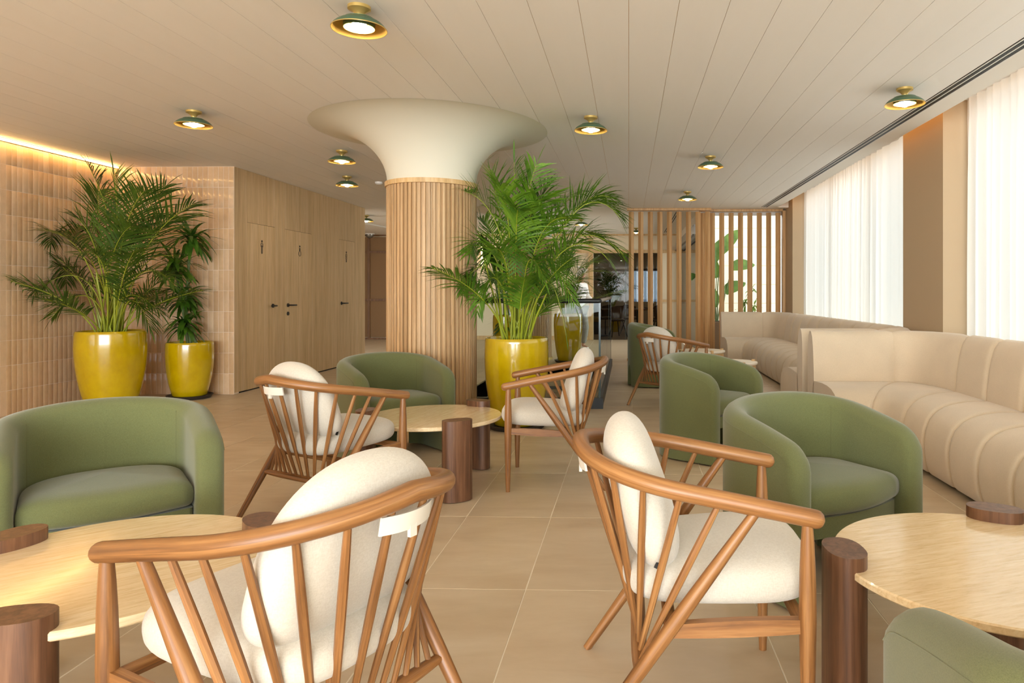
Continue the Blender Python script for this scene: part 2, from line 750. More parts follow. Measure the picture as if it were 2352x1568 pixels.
# slot diffuser
t = thing('air_slot_diffuser', 'long white linear air diffuser with two black slots in the ceiling beside the curtains', 'air vent', (2.365, 4.15, CZ))
MB().box(-.055, .055, -8.1, 8.05, -.001, .003).build('recess', 'black_plastic', t, smooth=False)
for x in (-.05, -.0045, .041):
    MB().box(x, x + .009, -8.1, 8.05, -.004, .006).build('slot_bar', 'white_plastic', t, smooth=False)
for x in (-.03, .016):
    MB().box(x, x + .004, -8.1, 8.05, -.001, .006).build('slot_vane', 'brass', t, smooth=False)

# curtain pocket over the windows
mb = MB().box(XR, 3.3, -7.5, 12.7, 2.95, 3.1).box(XR - .02, XR, -7.5, 12.25, CZ + .3, 2.96)
struct(mb.build('trim_1', 'plaster_cream', smooth=False), 'recessed cream curtain pocket above the windows', 'trim')

# ------------------------------------------------------------------ tiled walls
def tile_wall(name, label, origin, du, width, height, n_cols, n_rows):
    """origin: floor corner, du: unit direction along the wall"""
    nrm = Vector((du.y, -du.x, 0))
    base = MB()
    p0, p1 = origin, origin + du * width
    q0, q1 = p0 - nrm * .1, p1 - nrm * .1
    base.prism([(p0.x, p0.y), (p1.x, p1.y), (q1.x, q1.y), (q0.x, q0.y)][::1], 0, height)
    w = base.build(name, 'grout', smooth=False)
    bm = bmesh.new()
    bm.from_mesh(w.data)
    bmesh.ops.recalc_face_normals(bm, faces=bm.faces)
    bm.to_mesh(w.data)
    bm.free()
    struct(w, label, 'wall')
    return w, nrm


TCW, TCH = .0620, .2445
t_me = bevel_mesh('wall_tile', (TCW - .005, .012, TCH - .005), 'zellige_tile', .0015, 2)
wl, nrm = tile_wall('wall_left', 'left wall of narrow glazed peach tiles below a warm light strip', Vector((XL, -7.5, 0)), Vector((0, 1, 0)), 7.5 + YB, CZ + .1, 0, 0)
rows = 11
for c in range(24):
    for r in range(rows):
        o = put('wall_tile', t_me, wl)
        o.location = (XL - .0040 + R.uniform(0, .0008), YB - (c + .5) * TCW - .004, (r + .5) * TCH)
        o.rotation_euler = (R.gauss(0, .002), R.gauss(0, .004), -pi / 2 + R.gauss(0, .006))
stuff = MB()
for c in range(24, 60):
    for r in range(rows):
        y = YB - (c + .5) * TCW - .004
        z = (r + .5) * TCH
        stuff.box(XL, XL + .002, y - TCW / 2 + .0018, y + TCW / 2 - .0018, z - TCH / 2 + .0018, z + TCH / 2 - .0018)
so = stuff.build('wall_tile_field', 'zellige_tile', wl, smooth=False)
so['kind'] = 'stuff'
w2, nrm = tile_wall('wall_left_end', 'facing wall of narrow glazed peach tiles behind the two yellow pots', Vector((XL, YB, 0)), Vector((1, 0, 0)), XT - XL, CZ + .1, 0, 0)
for c in range(23):
    for r in range(rows):
        if (c + 1) * TCW > XT - XL + .03:
            continue
        o = put('wall_tile', t_me, w2)
        o.location = (XT - (c + .5) * TCW - .002, YB + .0040 - R.uniform(0, .0008), (r + .5) * TCH)
        o.rotation_euler = (R.gauss(0, .006), R.gauss(0, .002), R.gauss(0, .008))

# warm light strip on top of the left wall
t = thing('light_strip', 'glowing amber light strip along the top of the left tiled wall', 'light strip', (XL + .02, 5.0, CZ - .012))
MB().box(.0, .022, -9, 3.04, -.010, .006).build('diffuser', 'led_warm', t, smooth=False)
MB().box(-.006, .0, -9, 3.04, -.014, .01).build('channel', 'grey_metal', t, smooth=False)

# ------------------------------------------------------------------ timber wall with three doors
yA, yE = YB, 12.16
D = [(568, 632), (654, 716), (779, 815)]
doors = [(y_on_x(a, XT), y_on_x(b, XT)) for a, b in D]
DH = 2.06
mb = MB().box(XT - .6, XT - .006, yA + .1, yE, 0, CZ + .1)
wt = mb.build('wall_left_timber', 'dark_shadow', smooth=False)
struct(wt, 'light oak veneer wall with flush toilet doors', 'wall')


def panel(y0, y1, z0, z1):
    me = bevel_mesh('panel', (.02, y1 - y0 - .003, z1 - z0 - .003), 'oak_panel', .001, 1)
    put('panel', me, wt, loc=(XT - .01, (y0 + y1) / 2, (z0 + z1) / 2))


cuts = [yA] + [y for d in doors for y in d] + [yE]
for i in range(0, 8, 2):
    a, b = cuts[i], cuts[i + 1]
    n = max(1, round((b - a) / .5))
    for k in range(n):
        panel(a + (b - a) * k / n, a + (b - a) * (k + 1) / n, .015, CZ)
for (a, b) in doors:
    panel(a, b, DH, CZ)
MB().box(XT - .6, XT, yE - .003, yE + .012, 0, CZ).build('end_panel', 'oak_panel', wt, smooth=False)


def lever(parent, y, z, dirn):
    h = MB()
    h.lathe([(0.0, .0), (.026, .0), (.026, .012), (.0, .012)], 20)
    h.tube([(0, 0, .01), (0, 0, .058)], .010, 10)
    h.tube([(0, 0, .058), (.0, dirn * .13, .058)], .010, 10)
    h.xf(Matrix.Translation((XT + .002, y, z)) @ Matrix.Rotation(pi / 2, 4, 'Y') @ Matrix.Rotation(0, 4, 'Z'))
    return h.build('handle', 'black_metal', parent, label='black lever door handle')


def picto(parent, yc, zc, s, kind):
    h = MB()
    rad = .0032

    def line(pts, close=False):
        pts = [(0.004, yc + y * s, zc + z * s) for y, z in pts]
        if close:
            pts = pts + [pts[0]]
        h.tube([(XT + p[0], p[1], p[2]) for p in pts], rad, 6)
    circ = lambda cy, cz, r, n=14: [(cy + r * cos(2 * pi * k / n), cz + r * sin(2 * pi * k / n)) for k in range(n)]
    line(circ(0, .46, .075), True)
    if kind == 'man':
        line([(-.09, .30), (.09, .30), (.13, .24), (.13, .0), (.09, -.02), (.075, .12), (.075, -.5), (.03, -.54), (-.03, -.54), (-.075, -.5), (-.075, .12), (-.09, -.02), (-.13, .0), (-.13, .24)], True)
    elif kind == 'woman':
        line([(-.08, .30), (.08, .30), (.13, .22), (.13, .0), (.09, -.02), (.12, -.2), (.06, -.22), (.05, -.52), (-.05, -.52), (-.06, -.22), (-.12, -.2), (-.09, -.02), (-.13, .0), (-.13, .22)], True)
        line([(-.09, .03), (.09, .03)])
    else:
        line([(-.07, .22), (-.02, .31), (.05, .29), (.07, .2), (.05, .02), (.14, .0), (.21, -.14), (.2, -.32), (.1, -.45), (-.06, -.46), (-.17, -.36), (-.2, -.2), (-.14, -.06), (-.06, .0)], True)
    return h.build('pictogram', 'black_metal', parent, label='black outline toilet pictogram')


door_info = [('man', 'right', 'leftmost flush oak toilet door with outline figure of a standing man'),
             ('chair', 'left', 'middle flush oak toilet door with wheelchair outline and keyhole plate'),
             ('woman', 'left', 'far flush oak toilet door with small outline figure nearest the corridor')]
for i, ((a, b), (kind, side, lab)) in enumerate(zip(doors, door_info)):
    dr = thing(f'door_{i+1}', lab, 'door', (0, 0, 0))
    dr['kind'] = 'structure'
    me = bevel_mesh('leaf', (.024, b - a - .008, DH - .016), 'oak_panel', .001, 1)
    put('leaf', me, dr, loc=(XT - .012, (a + b) / 2, DH / 2 + .006))
    y = b - .07 if side == 'right' else a + .08
    lever(dr, y, 1.03, -1 if side == 'right' else 1)
    if kind == 'chair':
        h = MB().lathe([(0, 0), (.026, 0), (.026, .01), (0, .01)], 20)
        h.xf(Matrix.Translation((XT + .002, y, .915)) @ Matrix.Rotation(pi / 2, 4, 'Y'))
        h.build('keyhole_plate', 'black_metal', dr)
    pp = [(601, 567), (688, 577), (795, 590)][i]
    yy = y_on_x(pp[0], XT)
    zc = at_y(pp[0], pp[1], yy).z
    picto(dr, yy, zc, [.155, .15, .165][i], kind)

# ------------------------------------------------------------------ back walls, corridor
mb = MB().box(-9, -8.9, 12, 18, 0, CZ)
struct(mb.build('wall_corridor', 'plaster_taupe', smooth=False), 'dim taupe side wall of the corridor beyond the doors', 'wall')
BY = 17.75


def bx(px):
    return at_y(px, 672, BY).x


def bz(py):
    return at_y(1444, py, BY).z


GX0, GX1, GZ = bx(1363), bx(1512), bz(581)
mb = MB().box(-9, GX0, BY, BY + .15, 0, CZ).box(GX0, GX1, BY, BY + .15, GZ, CZ).box(GX1, 1.42, BY, BY + .15, 0, CZ)
wb = mb.build('wall_back', 'cream_panel', smooth=False)
struct(wb, 'far wall of cream and taupe panels framed by oak battens', 'wall')
lp = MB().box(-9, bx(1090), BY - .02, BY, .06, CZ - .06).build('fabric_panel', 'taupe_fabric', wb, smooth=False)


def batten(x0, x1, z0, z1, m='light_oak', y0=-.05):
    MB().box(x0, x1, BY + y0, BY, z0, z1).build('batten', m, wb, smooth=False)


batten(bx(846), bx(851), .0, CZ, 'dark_oak')
for y0, y1 in ((536, 541), (575, 580), (686, 691), (776, 781)):
    batten(-9, bx(1000), bz(y1), bz(y0), 'dark_oak', -.045)
batten(bx(1352), bx(1362), 0, CZ)
batten(bx(1090), bx(1352), 0, .1)
batten(bx(1090), 1.42, bz(541), CZ, y0=-.045)
batten(bx(1090), 1.42, GZ, bz(574), y0=-.045)
batten(GX1, GX1 + .06, 0, GZ, y0=-.05)
batten(GX1 + .06, 1.42, bz(693), bz(688), y0=-.045)
# glazed front of the restaurant
gl = thing('window_1', 'smoked glass front of the restaurant at the far end', 'window', (0, BY + .06, 0))
gl['kind'] = 'structure'
gm = bx(1437)
MB().box(GX0, gm - .004, -.005, .005, 0, GZ).build('pane', 'smoked_glass', gl, smooth=False)
MB().box(gm + .004, GX1, -.005, .005, 0, GZ).build('pane', 'smoked_glass', gl, smooth=False)
MB().box(gm - .004, gm + .004, -.006, .006, 0, GZ).build('joint', 'glass_edge', gl, smooth=False)

# restaurant shell
RY = 25.0
mb = MB().box(-5, -4.9, BY + .15, RY, 0, 2.75).box(3.4, 3.5, BY + .15, RY, 0, 2.75)
struct(mb.build('wall_restaurant_sides', 'plaster_taupe', smooth=False), 'side walls of the dim restaurant behind the smoked glass', 'wall')
mb = MB().box(-5, 3.5, BY + .15, RY, 2.62, 2.8)
struct(mb.build('ceiling_restaurant', 'plaster_white', smooth=False), 'white ceiling of the restaurant behind the smoked glass', 'ceiling')
mb = MB().box(-5, .05, RY, RY + .1, 0, 2.7).box(.05, 2.2, RY, RY + .1, 0, .88).box(.05, 2.2, RY, RY + .1, 2.02, 2.7).box(2.2, 3.5, RY, RY + .1, 0, 2.7)
struct(mb.build('wall_restaurant_back', 'plaster_cream', smooth=False), 'back wall of the restaurant with windows to the sea', 'wall')
wr = thing('window_2', 'dark framed sea window at the back of the restaurant', 'window', (0, RY, 0))
wr['kind'] = 'structure'
for x in (.05, .40, .78, 1.2, 1.7, 2.15):
    MB().box(x, x + .07, -.02, .1, .85, 2.05).build('mullion', 'black_metal', wr, smooth=False)
MB().box(.05, 2.22, -.03, .08, 1.98, 2.06).build('head_rail', 'black_metal', wr, smooth=False)
MB().box(.05, 2.22, .03, .04, .88, 2.0).build('pane', 'sea_glass', wr, smooth=False)

# rear wall behind the photographer and the left part of the room front
mb = MB().box(XL - .1, -5.5, -7.6, -7.5, 0, CZ + .3).box(3.0, 3.3, -7.6, -7.5, 0, CZ + .3).box(-5.5, 3.0, -7.6, -7.5, 2.66, CZ + .3)
struct(mb.build('wall_rear', 'plaster_cream', smooth=False), 'cream wall piers behind the photographer', 'wall')

# ------------------------------------------------------------------ right side: pillars, windows, curtains
PXF = 2.79
for nm, y0, y1, lab in (('wall_right_pier', 6.27, 7.17, 'wide taupe plaster pier between the two sheer curtains'), ('wall_right_end_pier', 11.95, 12.75, 'narrow taupe plaster pier beside the slatted screen')):
    pr = MB().box(PXF, 3.25, y0, y1, 0, 2.95).build(nm, 'plaster_taupe', smooth=False)
    struct(pr, lab, 'wall')
mb = MB().box(3.1, 3.25, -7.5, 12.7, 0, .06).box(3.1, 3.25, -7.5, 12.7, 2.9, 3.1).box(3.1, 3.25, -7.5, -4, 0, 3.1)
struct(mb.build('trim_2', 'plaster_white', smooth=False), 'white sill and head of the window front behind the curtains', 'trim')
for i, (y0, y1) in enumerate(((-4, 6.27), (7.17, 11.95))):
    w = thing(f'window_{i+3}', ['tall glazing behind the near sheer curtain', 'tall glazing behind the far sheer curtain'][i], 'window', (3.2, (y0 + y1) / 2, 0))
    w['kind'] = 'structure'
    h = (y1 - y0) / 2
    n = 5 if i == 0 else 3
    for k in range(n):
        a = -h + 2 * h * k / n
        MB().box(-.003, .003, a + .03, a + 2 * h / n - .03, .06, 2.9).build('pane', 'clear_glass', w, smooth=False)
    for k in range(n + 1):
        a = -h + 2 * h * k / n
        MB().box(-.03, .03, a - .03, a + .03, .06, 2.9).build('mullion', 'white_plastic', w, smooth=False)


def curtain(label, y0, y1, seed):
    rr = random.Random(seed)
    n = int((y1 - y0) / .012)
    ph = 0
    xs = []
    for i in range(n + 1):
        ph += .012 / (.11 + .05 * sin(i * .013 + seed) + rr.uniform(-.015, .015)) * pi
        a = .030 + .016 * sin(i * .021 + seed * 2)
        xs.append((a * sin(ph) + .012 * sin(ph * .37 + seed), y0 + (y1 - y0) * i / n))
    rows = []
    for z, k, sq in ((.02, 1.15, 0), (.6, 1.1, 0), (1.4, 1.0, .003), (2.2, .85, 0), (2.6, .62, .002), (2.74, .45, 0), (2.80, .5, 0), (2.9, .55, 0)):
        rows.append([(2.98 + x * k + sq * sin(y * 23), y + .012 * sin(z * 1.3 + y * 9) * (1 - z / 2.9), z) for x, y in xs])
    t = thing('sheer_curtain', label, 'curtain', (0, 0, 0))
    m = MB()
    m.grid(rows, uv=False)
    m.build('drape', 'sheer_fabric', t, angle=180)
    MB().box(2.96, 3.0, y0, y1, 2.90, 2.93).build('track', 'white_plastic', t, smooth=False)
    return t


curtain('white sheer curtain at the right edge of the photo behind the near sofa', -3.6, 6.24, 1)
curtain('white sheer curtain between the two taupe piers behind the far sofa', 7.2, 11.92, 2)
t = thing('pocket_light', 'hidden warm light strip glowing in the curtain pocket', 'light strip', (2.66, 4.3, 2.90))
MB().box(-.02, .02, -8, 7.6, -.01, .01).build('diffuser', 'led_pocket', t, smooth=False)
MB().box(-.03, .03, -8, 7.6, .01, .05).build('channel', 'white_plastic', t, smooth=False)


# ------------------------------------------------------------------ fluted columns
def column(name, label, c, capital=True):
    t = thing(name, label, 'column', (c[0], c[1], 0))
    MB().lathe([(.384, 0), (.384, 2.16)], 60).build('core', 'oak_panel', t)
    sm = bevel_mesh('slat', (.022, .027, 2.11), 'oak_slat', .003, 1)
    n = 60
    for k in range(n):
        a = 2 * pi * k / n
        put('slat', sm, t, loc=(.391 * cos(a), .391 * sin(a), 1.095), rz=a)
    MB().lathe([(.38, 0), (.413, 0), (.413, .04), (.38, .04)], 60).build('base_ring', 'brass', t)
    MB().lathe([(.38, 2.15), (.414, 2.15), (.416, 2.19), (.38, 2.192)], 72).build('top_ring', 'light_oak', t)
    prof = [(.3, 2.185)]
    for k in range(25):
        a = pi / 2 * k / 24
        prof.append((1.05 - .655 * cos(a), 2.188 + (CZ - 2.190) * sin(a)))
    prof += [(1.051, CZ - .002)]
    MB().lathe(prof, 96).build('capital', 'column_plaster', t)
    return t


C1 = (-1.80, 6.335)
column('fluted_column', 'large round column clad in vertical oak slats with white trumpet capital', C1)
column('fluted_column', 'second oak-slatted round column farther back behind the palm', (-1.8, 12.62))

# ------------------------------------------------------------------ slatted screens
def screen(label, y, pxs, x0, x1):
    t = thing('slat_screen', label, 'screen', (0, y, 0))
    sm = bevel_mesh('slat', (.067, .067, CZ - .085), 'screen_wood', .003, 1)
    for p in pxs:
        x = at_y(p, 672, y).x
        o = put('slat', sm, t, loc=(x, 0, (CZ - .04) / 2), rz=pi / 4)
    if pxs[0] > 1600:
        bevel_box('end_post', (.05, .12, CZ - .06), 'screen_wood', t, (x1 + .02, 0, CZ / 2), bev=.003)
    for z in (.02, CZ - .022):
        bevel_box('rail', (x1 - x0, .11, .042), 'screen_wood', t, ((x0 + x1) / 2, 0, z), bev=.003)
    return t


ya, yb = 12.32, 12.52
screen('left slatted oak room divider standing behind the far green armchair', ya, [1450 + 21.9 * k for k in range(9)], at_y(1440, 672, ya).x, at_y(1633, 672, ya).x)
screen('right slatted oak room divider behind the far end of the beige sofa', yb, [1614.6 + 21.55 * k for k in range(9)], at_y(1606, 672, yb).x, at_y(1797, 672, yb).x)

# ------------------------------------------------------------------ stairwell and balustrade
st = thing('staircase', 'pale stone stairs going down inside the glass balustrade', 'staircase', (0, 0, 0))
for k in range(9):
    MB().box(HX0, HX1, HY1 - .02 - (k + 1) * .3, HY1 - .02 - k * .3 + .02, -.17 * (k + 1) - .12, -.17 * (k + 1)).build('step', 'floor_tile', st, smooth=False)
mb = MB().box(HX0 - .1, HX0, HY0, HY1, -3, -.02).box(HX1, HX1 + .1, HY0, HY1, -3, -.02).box(HX0, HX1, HY0 - .1, HY0, -3, -.02).box(HX0, HX1, HY1, HY1 + .1, -3, -.02).box(HX0, HX1, HY0, HY1, -3.1, -3)
struct(mb.build('wall_stairwell', 'plaster_white', smooth=False), 'pale side walls of the open stairwell', 'wall')
BX, BYf, BYe = -.30, 7.22, 11.5
gb = thing('glass_balustrade', 'frameless glass stair balustrade with round black handrail', 'balustrade', (0, 0, 0))
for x0, x1 in ((-1.15, BX), (-2.05, -1.17)):
    MB().box(x0, x1, BYf - .008, BYf + .008, .06, 1.10).build('glass_panel', 'balustrade_glass', gb, smooth=False)
for y0, y1 in ((BYf + .01, 9.3), (9.32, BYe)):
    MB().box(BX - .008, BX + .008, y0, y1, .06, 1.10).build('glass_panel', 'balustrade_glass', gb, smooth=False)
MB().tube([(-2.05, BYf, 1.115), (BX, BYf, 1.115)], .025, 14).build('handrail', 'black_metal', gb, label='black round handrail')
MB().tube([(BX, BYf, 1.115), (BX, BYe, 1.115)], .022, 12).build('handrail', 'grey_metal', gb, label='grey metal side handrail')
MB().box(-2.05, BX + .035, BYf - .035, BYf + .035, .0, .11).build('base_shoe', 'black_metal', gb, smooth=False)
MB().box(BX - .03, BX + .03, BYf + .036, BYe, .0, .11).build('base_shoe', 'black_metal', gb, smooth=False)
for y in (BYf, BYe):
    MB().box(BX - .010, BX + .010, y - .010, y + .010, .06, 1.10).build('edge_strip', 'glass_edge', gb, smooth=False)


# ------------------------------------------------------------------ spindle lounge chairs
def hoop_pt(s):
    """s in -1..1 from left arm tip round the back to right arm tip; local: facing +y"""
    q = abs(s)
    arc = .3 * pi / 2
    L = arc + .312
    a = q * L
    if a < arc:
        th = a / .3
        p = (.3 * sin(th), -.005 - .3 * cos(th))
    else:
        p = (.3 + .004 * (a - arc) / .312, -.005 + (a - arc))
    return Vector((math.copysign(1, s) * p[0] if s else 0, p[1], .768 - .135 * q ** 1.15))


def make_spindle_chair():
    t = thing('spindle_armchair', '', 'chair')
    m = MB()
    ss = [-1 + 2 * k / 48 for k in range(49)]
    m.tube([hoop_pt(s) for s in ss], [.0235 if abs(s) > .12 else .0245 for s in ss], 14)
    m.build('arm_hoop', 'chair_wood', t)
    arc = .3 * pi / 2
    L = arc + .312
    for sx in (-1, 1):
        top = hoop_pt(sx * (arc + .005 + .285) / L)
        m = MB()
        pts, rad = [], []
        foot = Vector((sx * .298, .288, 0))
        for k in range(11):
            u = k / 10
            pts.append(top.lerp(foot, u))
            rad.append(.0115 + .0105 * sin(pi * min(1, u * 1.35 + .02)) ** .8 if u < .37 / 1.0 else .0115 + .0105 * (1 - (u - .37) / .63) ** .8 + .001)
        m.tube(pts, rad, 12, rounded=False)
        m.build('front_leg', 'chair_wood', t)
        top = hoop_pt(sx * (arc + .005 + .165) / L)
        foot = Vector((sx * .288, -.305, 0))
        m = MB()
        pts = [top.lerp(foot, k / 8) for k in range(9)]
        m.tube(pts, [.0125, .015, .0175, .019, .0195, .019, .017, .0155, .0135], 12, rounded=False)
        m.build('rear_leg', 'chair_wood', t)
    # low crossbar carrying the spindles
    zb, yb_ = .235, -.135
    m = MB()
    rows = []
    for k in range(13):
        x = -.285 + .57 * k / 12
        e = 1 - .35 * abs(x / .285) ** 4
        rows.append([(x, yb_ + .022 * e * cos(2 * pi * j / 10), zb + .017 * e * sin(2 * pi * j / 10)) for j in range(10)])
    m.grid(rows, closed=True, ulen=.57, vlen=.12, flip=True)
    m.cap(rows[0], True)
    m.cap(rows[-1])
    m.build('crossbar', 'chair_wood', t)
    n = 12
    s0 = (arc + .165 - .09) / L
    for k in range(n):
        s = -s0 + 2 * s0 * k / (n - 1)
        a = hoop_pt(s)
        b = Vector((-.245 + .49 * k / (n - 1), yb_, zb))
        m = MB()
        pts = [a.lerp(b, i / 6) for i in range(7)]
        m.tube(pts, [.0075, .0095, .0105, .0105, .0095, .0085, .0070], 8, rounded=False)
        m.build('spindle', 'chair_wood', t)
    # seat frame
    for sx in (-1, 1):
        m = MB()
        rows = []
        for u in (0, .25, .5, .75, 1):
            y = .285 - .34 * u
            z = .366 - .022 * u
            x = sx * (.297 - .01 * u)
            hh = .017 + .004 * sin(pi * u)
            rows.append([(x - .012, y, z - hh), (x + .012, y, z - hh), (x + .012, y, z + hh), (x - .012, y, z + hh)])
        m.grid(rows, closed=True, ulen=.4, vlen=.14, flip=True)
        m.cap(rows[0], True)
        m.cap(rows[-1])
        m.build('side_rail', 'chair_wood', t)
    for y, z in ((.275, .362), (-.055, .335)):
        MB().tube([(-.285, y, z), (.285, y, z)], .017, 8, False).build('cross_rail', 'chair_wood', t)
    # seat cushion
    out = []
    for k in range(48):
        a = 2 * pi * k / 48
        x = abs(cos(a)) ** .55 * math.copysign(1, cos(a))
        y = abs(sin(a)) ** .55 * math.copysign(1, sin(a))
        w = .268 - .035 * (1 - y) / 2 * 1.4
        out.append((x * w, .083 + y * .268))
    m = MB()
    m.pillow(out, 0, .056, .28, .85, .016, pb=.13)
    m.xf(Matrix.Translation((0, 0, .428)) @ Matrix.Rotation(radians(3), 4, 'X'))
    m.build('seat_cushion', 'cream_boucle', t, angle=80)
    # back cushion: flat bottom, domed top
    out = []
    n = 80
    for k in range(n):
        a = 2 * pi * k / n
        cx, sy = cos(a), sin(a)
        ex = .5 if sy < 0 else .9
        x = abs(cx) ** ex * math.copysign(1, cx)
        y = abs(sy) ** (.5 if sy < 0 else .85) * math.copysign(1, sy)
        w = .243
        out.append((x * w, y * (.15 if sy < 0 else .265)))
    m = MB()
    m.pillow(out, 0, .066, .42, .95, .02)
    m.xf(Matrix.Translation((0, -.108, .592)) @ Matrix.Rotation(radians(19), 4, 'X') @ Matrix.Rotation(pi / 2, 4, 'X') @ Matrix.Rotation(0, 4, 'Y'))
    bc = m.build('back_cushion', 'cream_boucle', t, angle=80)
    m = MB()
    m.tube([(x, -.165, .0) for x in ()] or [(0, 0, 0), (0, 0, .001)], .001, 4)
    # strap round the two middle spindles
    m = MB()
    rows = []
    for k in range(9):
        u = -1 + k / 4
        rows.append([(u * .075, -.268 - .022 * (1 - u * u) - .012, .690), (u * .075, -.274 - .022 * (1 - u * u) - .012, .690), (u * .075, -.281 - .022 * (1 - u * u) - .012, .730), (u * .075, -.275 - .022 * (1 - u * u) - .012, .730)])
    m.grid(rows, closed=True, flip=True)
    m.cap(rows[0], True)
    m.cap(rows[-1])
    m.box(-.010, .010, -.309, -.300, .672, .728)
    m.build('strap', 'strap_canvas', bc)
    m = MB().box(-.002, .002, -.006, .006, -.014, .014)
    m.xf(Matrix.Translation((.224, -.085, .487)) @ Matrix.Rotation(radians(-25), 4, 'X'))
    m.build('fabric_tag', 'black_plastic', bc)
    return t


spindle_spots = [(-.745, 1.632, 154.5, 'foreground spindle-back wooden armchair with cream cushions seen from behind at lower left'),
                 (.163, 2.062, -.1, 'foreground spindle-back wooden armchair facing the right-hand stone table'),
                 (-1.645, 3.695, 62, 'spindle-back wooden armchair left of the middle stone table'),
                 (-.46, 4.497, 183.7, 'spindle-back wooden armchair beside the large yellow pot, seen from its side'),
                 (.409, 7.448, 44.7, 'distant spindle-back wooden armchair in front of the far green armchair')]
proto = make_spindle_chair()
for i, (x, y, a, lab) in enumerate(spindle_spots):
    c = proto if i == 0 else copy_tree(proto)
    c.location = (x, y, 0)
    c.rotation_euler = (0, 0, radians(a - 90))
    tag(c, lab, 'chair', 'spindle armchairs in the lounge')

# ------------------------------------------------------------------ green tub armchairs
TH = .105       # wall thickness


def make_tub():
    t = thing('tub_armchair', '', 'chair')
    hw, yf, rb = .388 - TH / 2, .16, .44 - TH / 2
    ys = .15       # straight run behind the origin
    EX_ = .85
    sup = lambda a: (abs(cos(a)) ** EX_ * math.copysign(1, cos(a)), abs(sin(a)) ** EX_)
    ha, hb = .60, .737
    # centre line stations
    st_ = []
    nA, nS = 44, 16
    for k in range(nS + 1):
        u = k / nS
        uu = 1 - (1 - u) ** 1.0
        st_.append((hw, yf - (yf + ys) * u, 0))
    for k in range(1, nA):
        a = pi * k / nA
        st_.append((hw * sup(a)[0], -ys - (rb - ys) * sup(a)[1], 1))
    for k in range(nS + 1):
        st_.append((-hw, -ys + (yf + ys) * k / nS, 2))
    # arc length
    P = [Vector((a, b, 0)) for a, b, _ in st_]
    # extra dense stations at both tips
    rows = []
    N = len(P)
    cum = [0]
    for i in range(1, N):
        cum.append(cum[-1] + (P[i] - P[i - 1]).length)
    Lt = cum[-1]
    Rr = .095

    def top(s):
        d = min(s, Lt - s)
        base = .60 + (hb - .60) * sin(pi / 2 * min(1, d / (Lt / 2))) ** .85
        if d < Rr:
            base = base - Rr * 1.05 + Rr * 1.05 * sqrt(max(0, 1 - ((Rr - d) / Rr) ** 2))
        return base

    def bot(s):
        d = min(s, Lt - s)
        c = yf + ys + .27
        h = .055
        e = abs(d - c)
        if e < h:
            return .01 + .2 * sqrt(1 - (e / h) ** 2) + .04 * (1 if e < h * .999 else 0)
        return .012

    samp = []
    for d in (0, .004, .012, .022, .035, .05, .07, .09, .115, .145, .17):
        samp.append(d)
    k = .2
    while k < Lt / 2:
        samp.append(k)
        k += .018
    c = yf + ys + .27
    samp += [c - .0551, c - .0549, c + .0549, c + .0551, c - .054, c + .054, c - .05, c + .05]
    samp = sorted(set(samp))
    samp = samp + [Lt / 2] + [Lt - d for d in reversed(samp)]

    def pos(s):
        for i in range(1, N):
            if cum[i] >= s - 1e-9:
                u = (s - cum[i - 1]) / (cum[i] - cum[i - 1])
                p = P[i - 1].lerp(P[i], u)
                tg = (P[i] - P[i - 1]).normalized()
                return p, tg
        return P[-1], (P[-1] - P[-2]).normalized()
    rows = []
    for s in samp:
        p, tg = pos(s)
        p2, tg2 = pos(min(Lt, s + .03))
        p1, tg1 = pos(max(0, s - .03))
        tg = (tg1 + tg2).normalized()
        nrm = Vector((tg.y, -tg.x, 0))
        nrm = nrm if nrm.dot(p) > 0 else -nrm
        d = min(s, Lt - s)
        w = TH / 2
        er = .045
        if d < er:
            w = TH / 2 - er * (1 - sqrt(1 - ((er - d) / er) ** 2)) * .85
        h, b = top(s), bot(s)
        r = w * .95
        ring = []
        for zz in (0, .25, .5, .75, 1):
            ring.append(p + nrm * w + Vector((0, 0, b + (h - r - b) * zz)))
        for k in range(1, 8):
            a = pi * k / 8
            ring.append(p + nrm * (w * cos(a)) + Vector((0, 0, h - r + r * sin(a))))
        for zz in (1, .75, .5, .25, 0):
            ring.append(p - nrm * w + Vector((0, 0, b + (h - r - b) * zz)))
        rows.append(ring)
    m = MB()
    m.grid(rows, closed=True, uv=False)
    m.cap(rows[0], False)
    m.cap(rows[-1], True)
    me = m.mesh('shell', 'green_fabric', True, 60)
    bm = bmesh.new()
    bm.from_mesh(me)
    bmesh.ops.remove_doubles(bm, verts=bm.verts, dist=.0004)
    bmesh.ops.recalc_face_normals(bm, faces=bm.faces)
    bm.to_mesh(me)
    bm.free()
    me.shade_smooth()
    me.set_sharp_from_angle(angle=radians(60))
    sh = put('shell', me, t)
    # welt seam on the outer top edge
    m = MB()
    pts = []
    for s in samp[4:-4]:
        p, tg = pos(s)
        nrm = Vector((tg.y, -tg.x, 0))
        nrm = nrm if nrm.dot(p) > 0 else -nrm
        h = top(s)
        pts.append(p + nrm * (TH / 2 * .99) + Vector((0, 0, h - TH / 2 * .9)))
    m.tube(pts, .0016, 5)
    m.build('welt', 'green_fabric', sh)
    for sgn in (-1, 1):
        p, tg = pos(Lt / 2 + sgn * .33)
        nrm = Vector((tg.y, -tg.x, 0))
        nrm = nrm if nrm.dot(p) > 0 else -nrm
        zt = top(Lt / 2 + .33) - .04
        MB().tube([p - nrm * (TH / 2) + Vector((0, 0, .42)), p - nrm * (TH / 2) + Vector((0, 0, zt))], .0012, 5).build('seam', 'green_seam', sh)
    # seat cushion and apron
    hi, ri = hw - TH / 2 - .003, rb - TH / 2 - .003

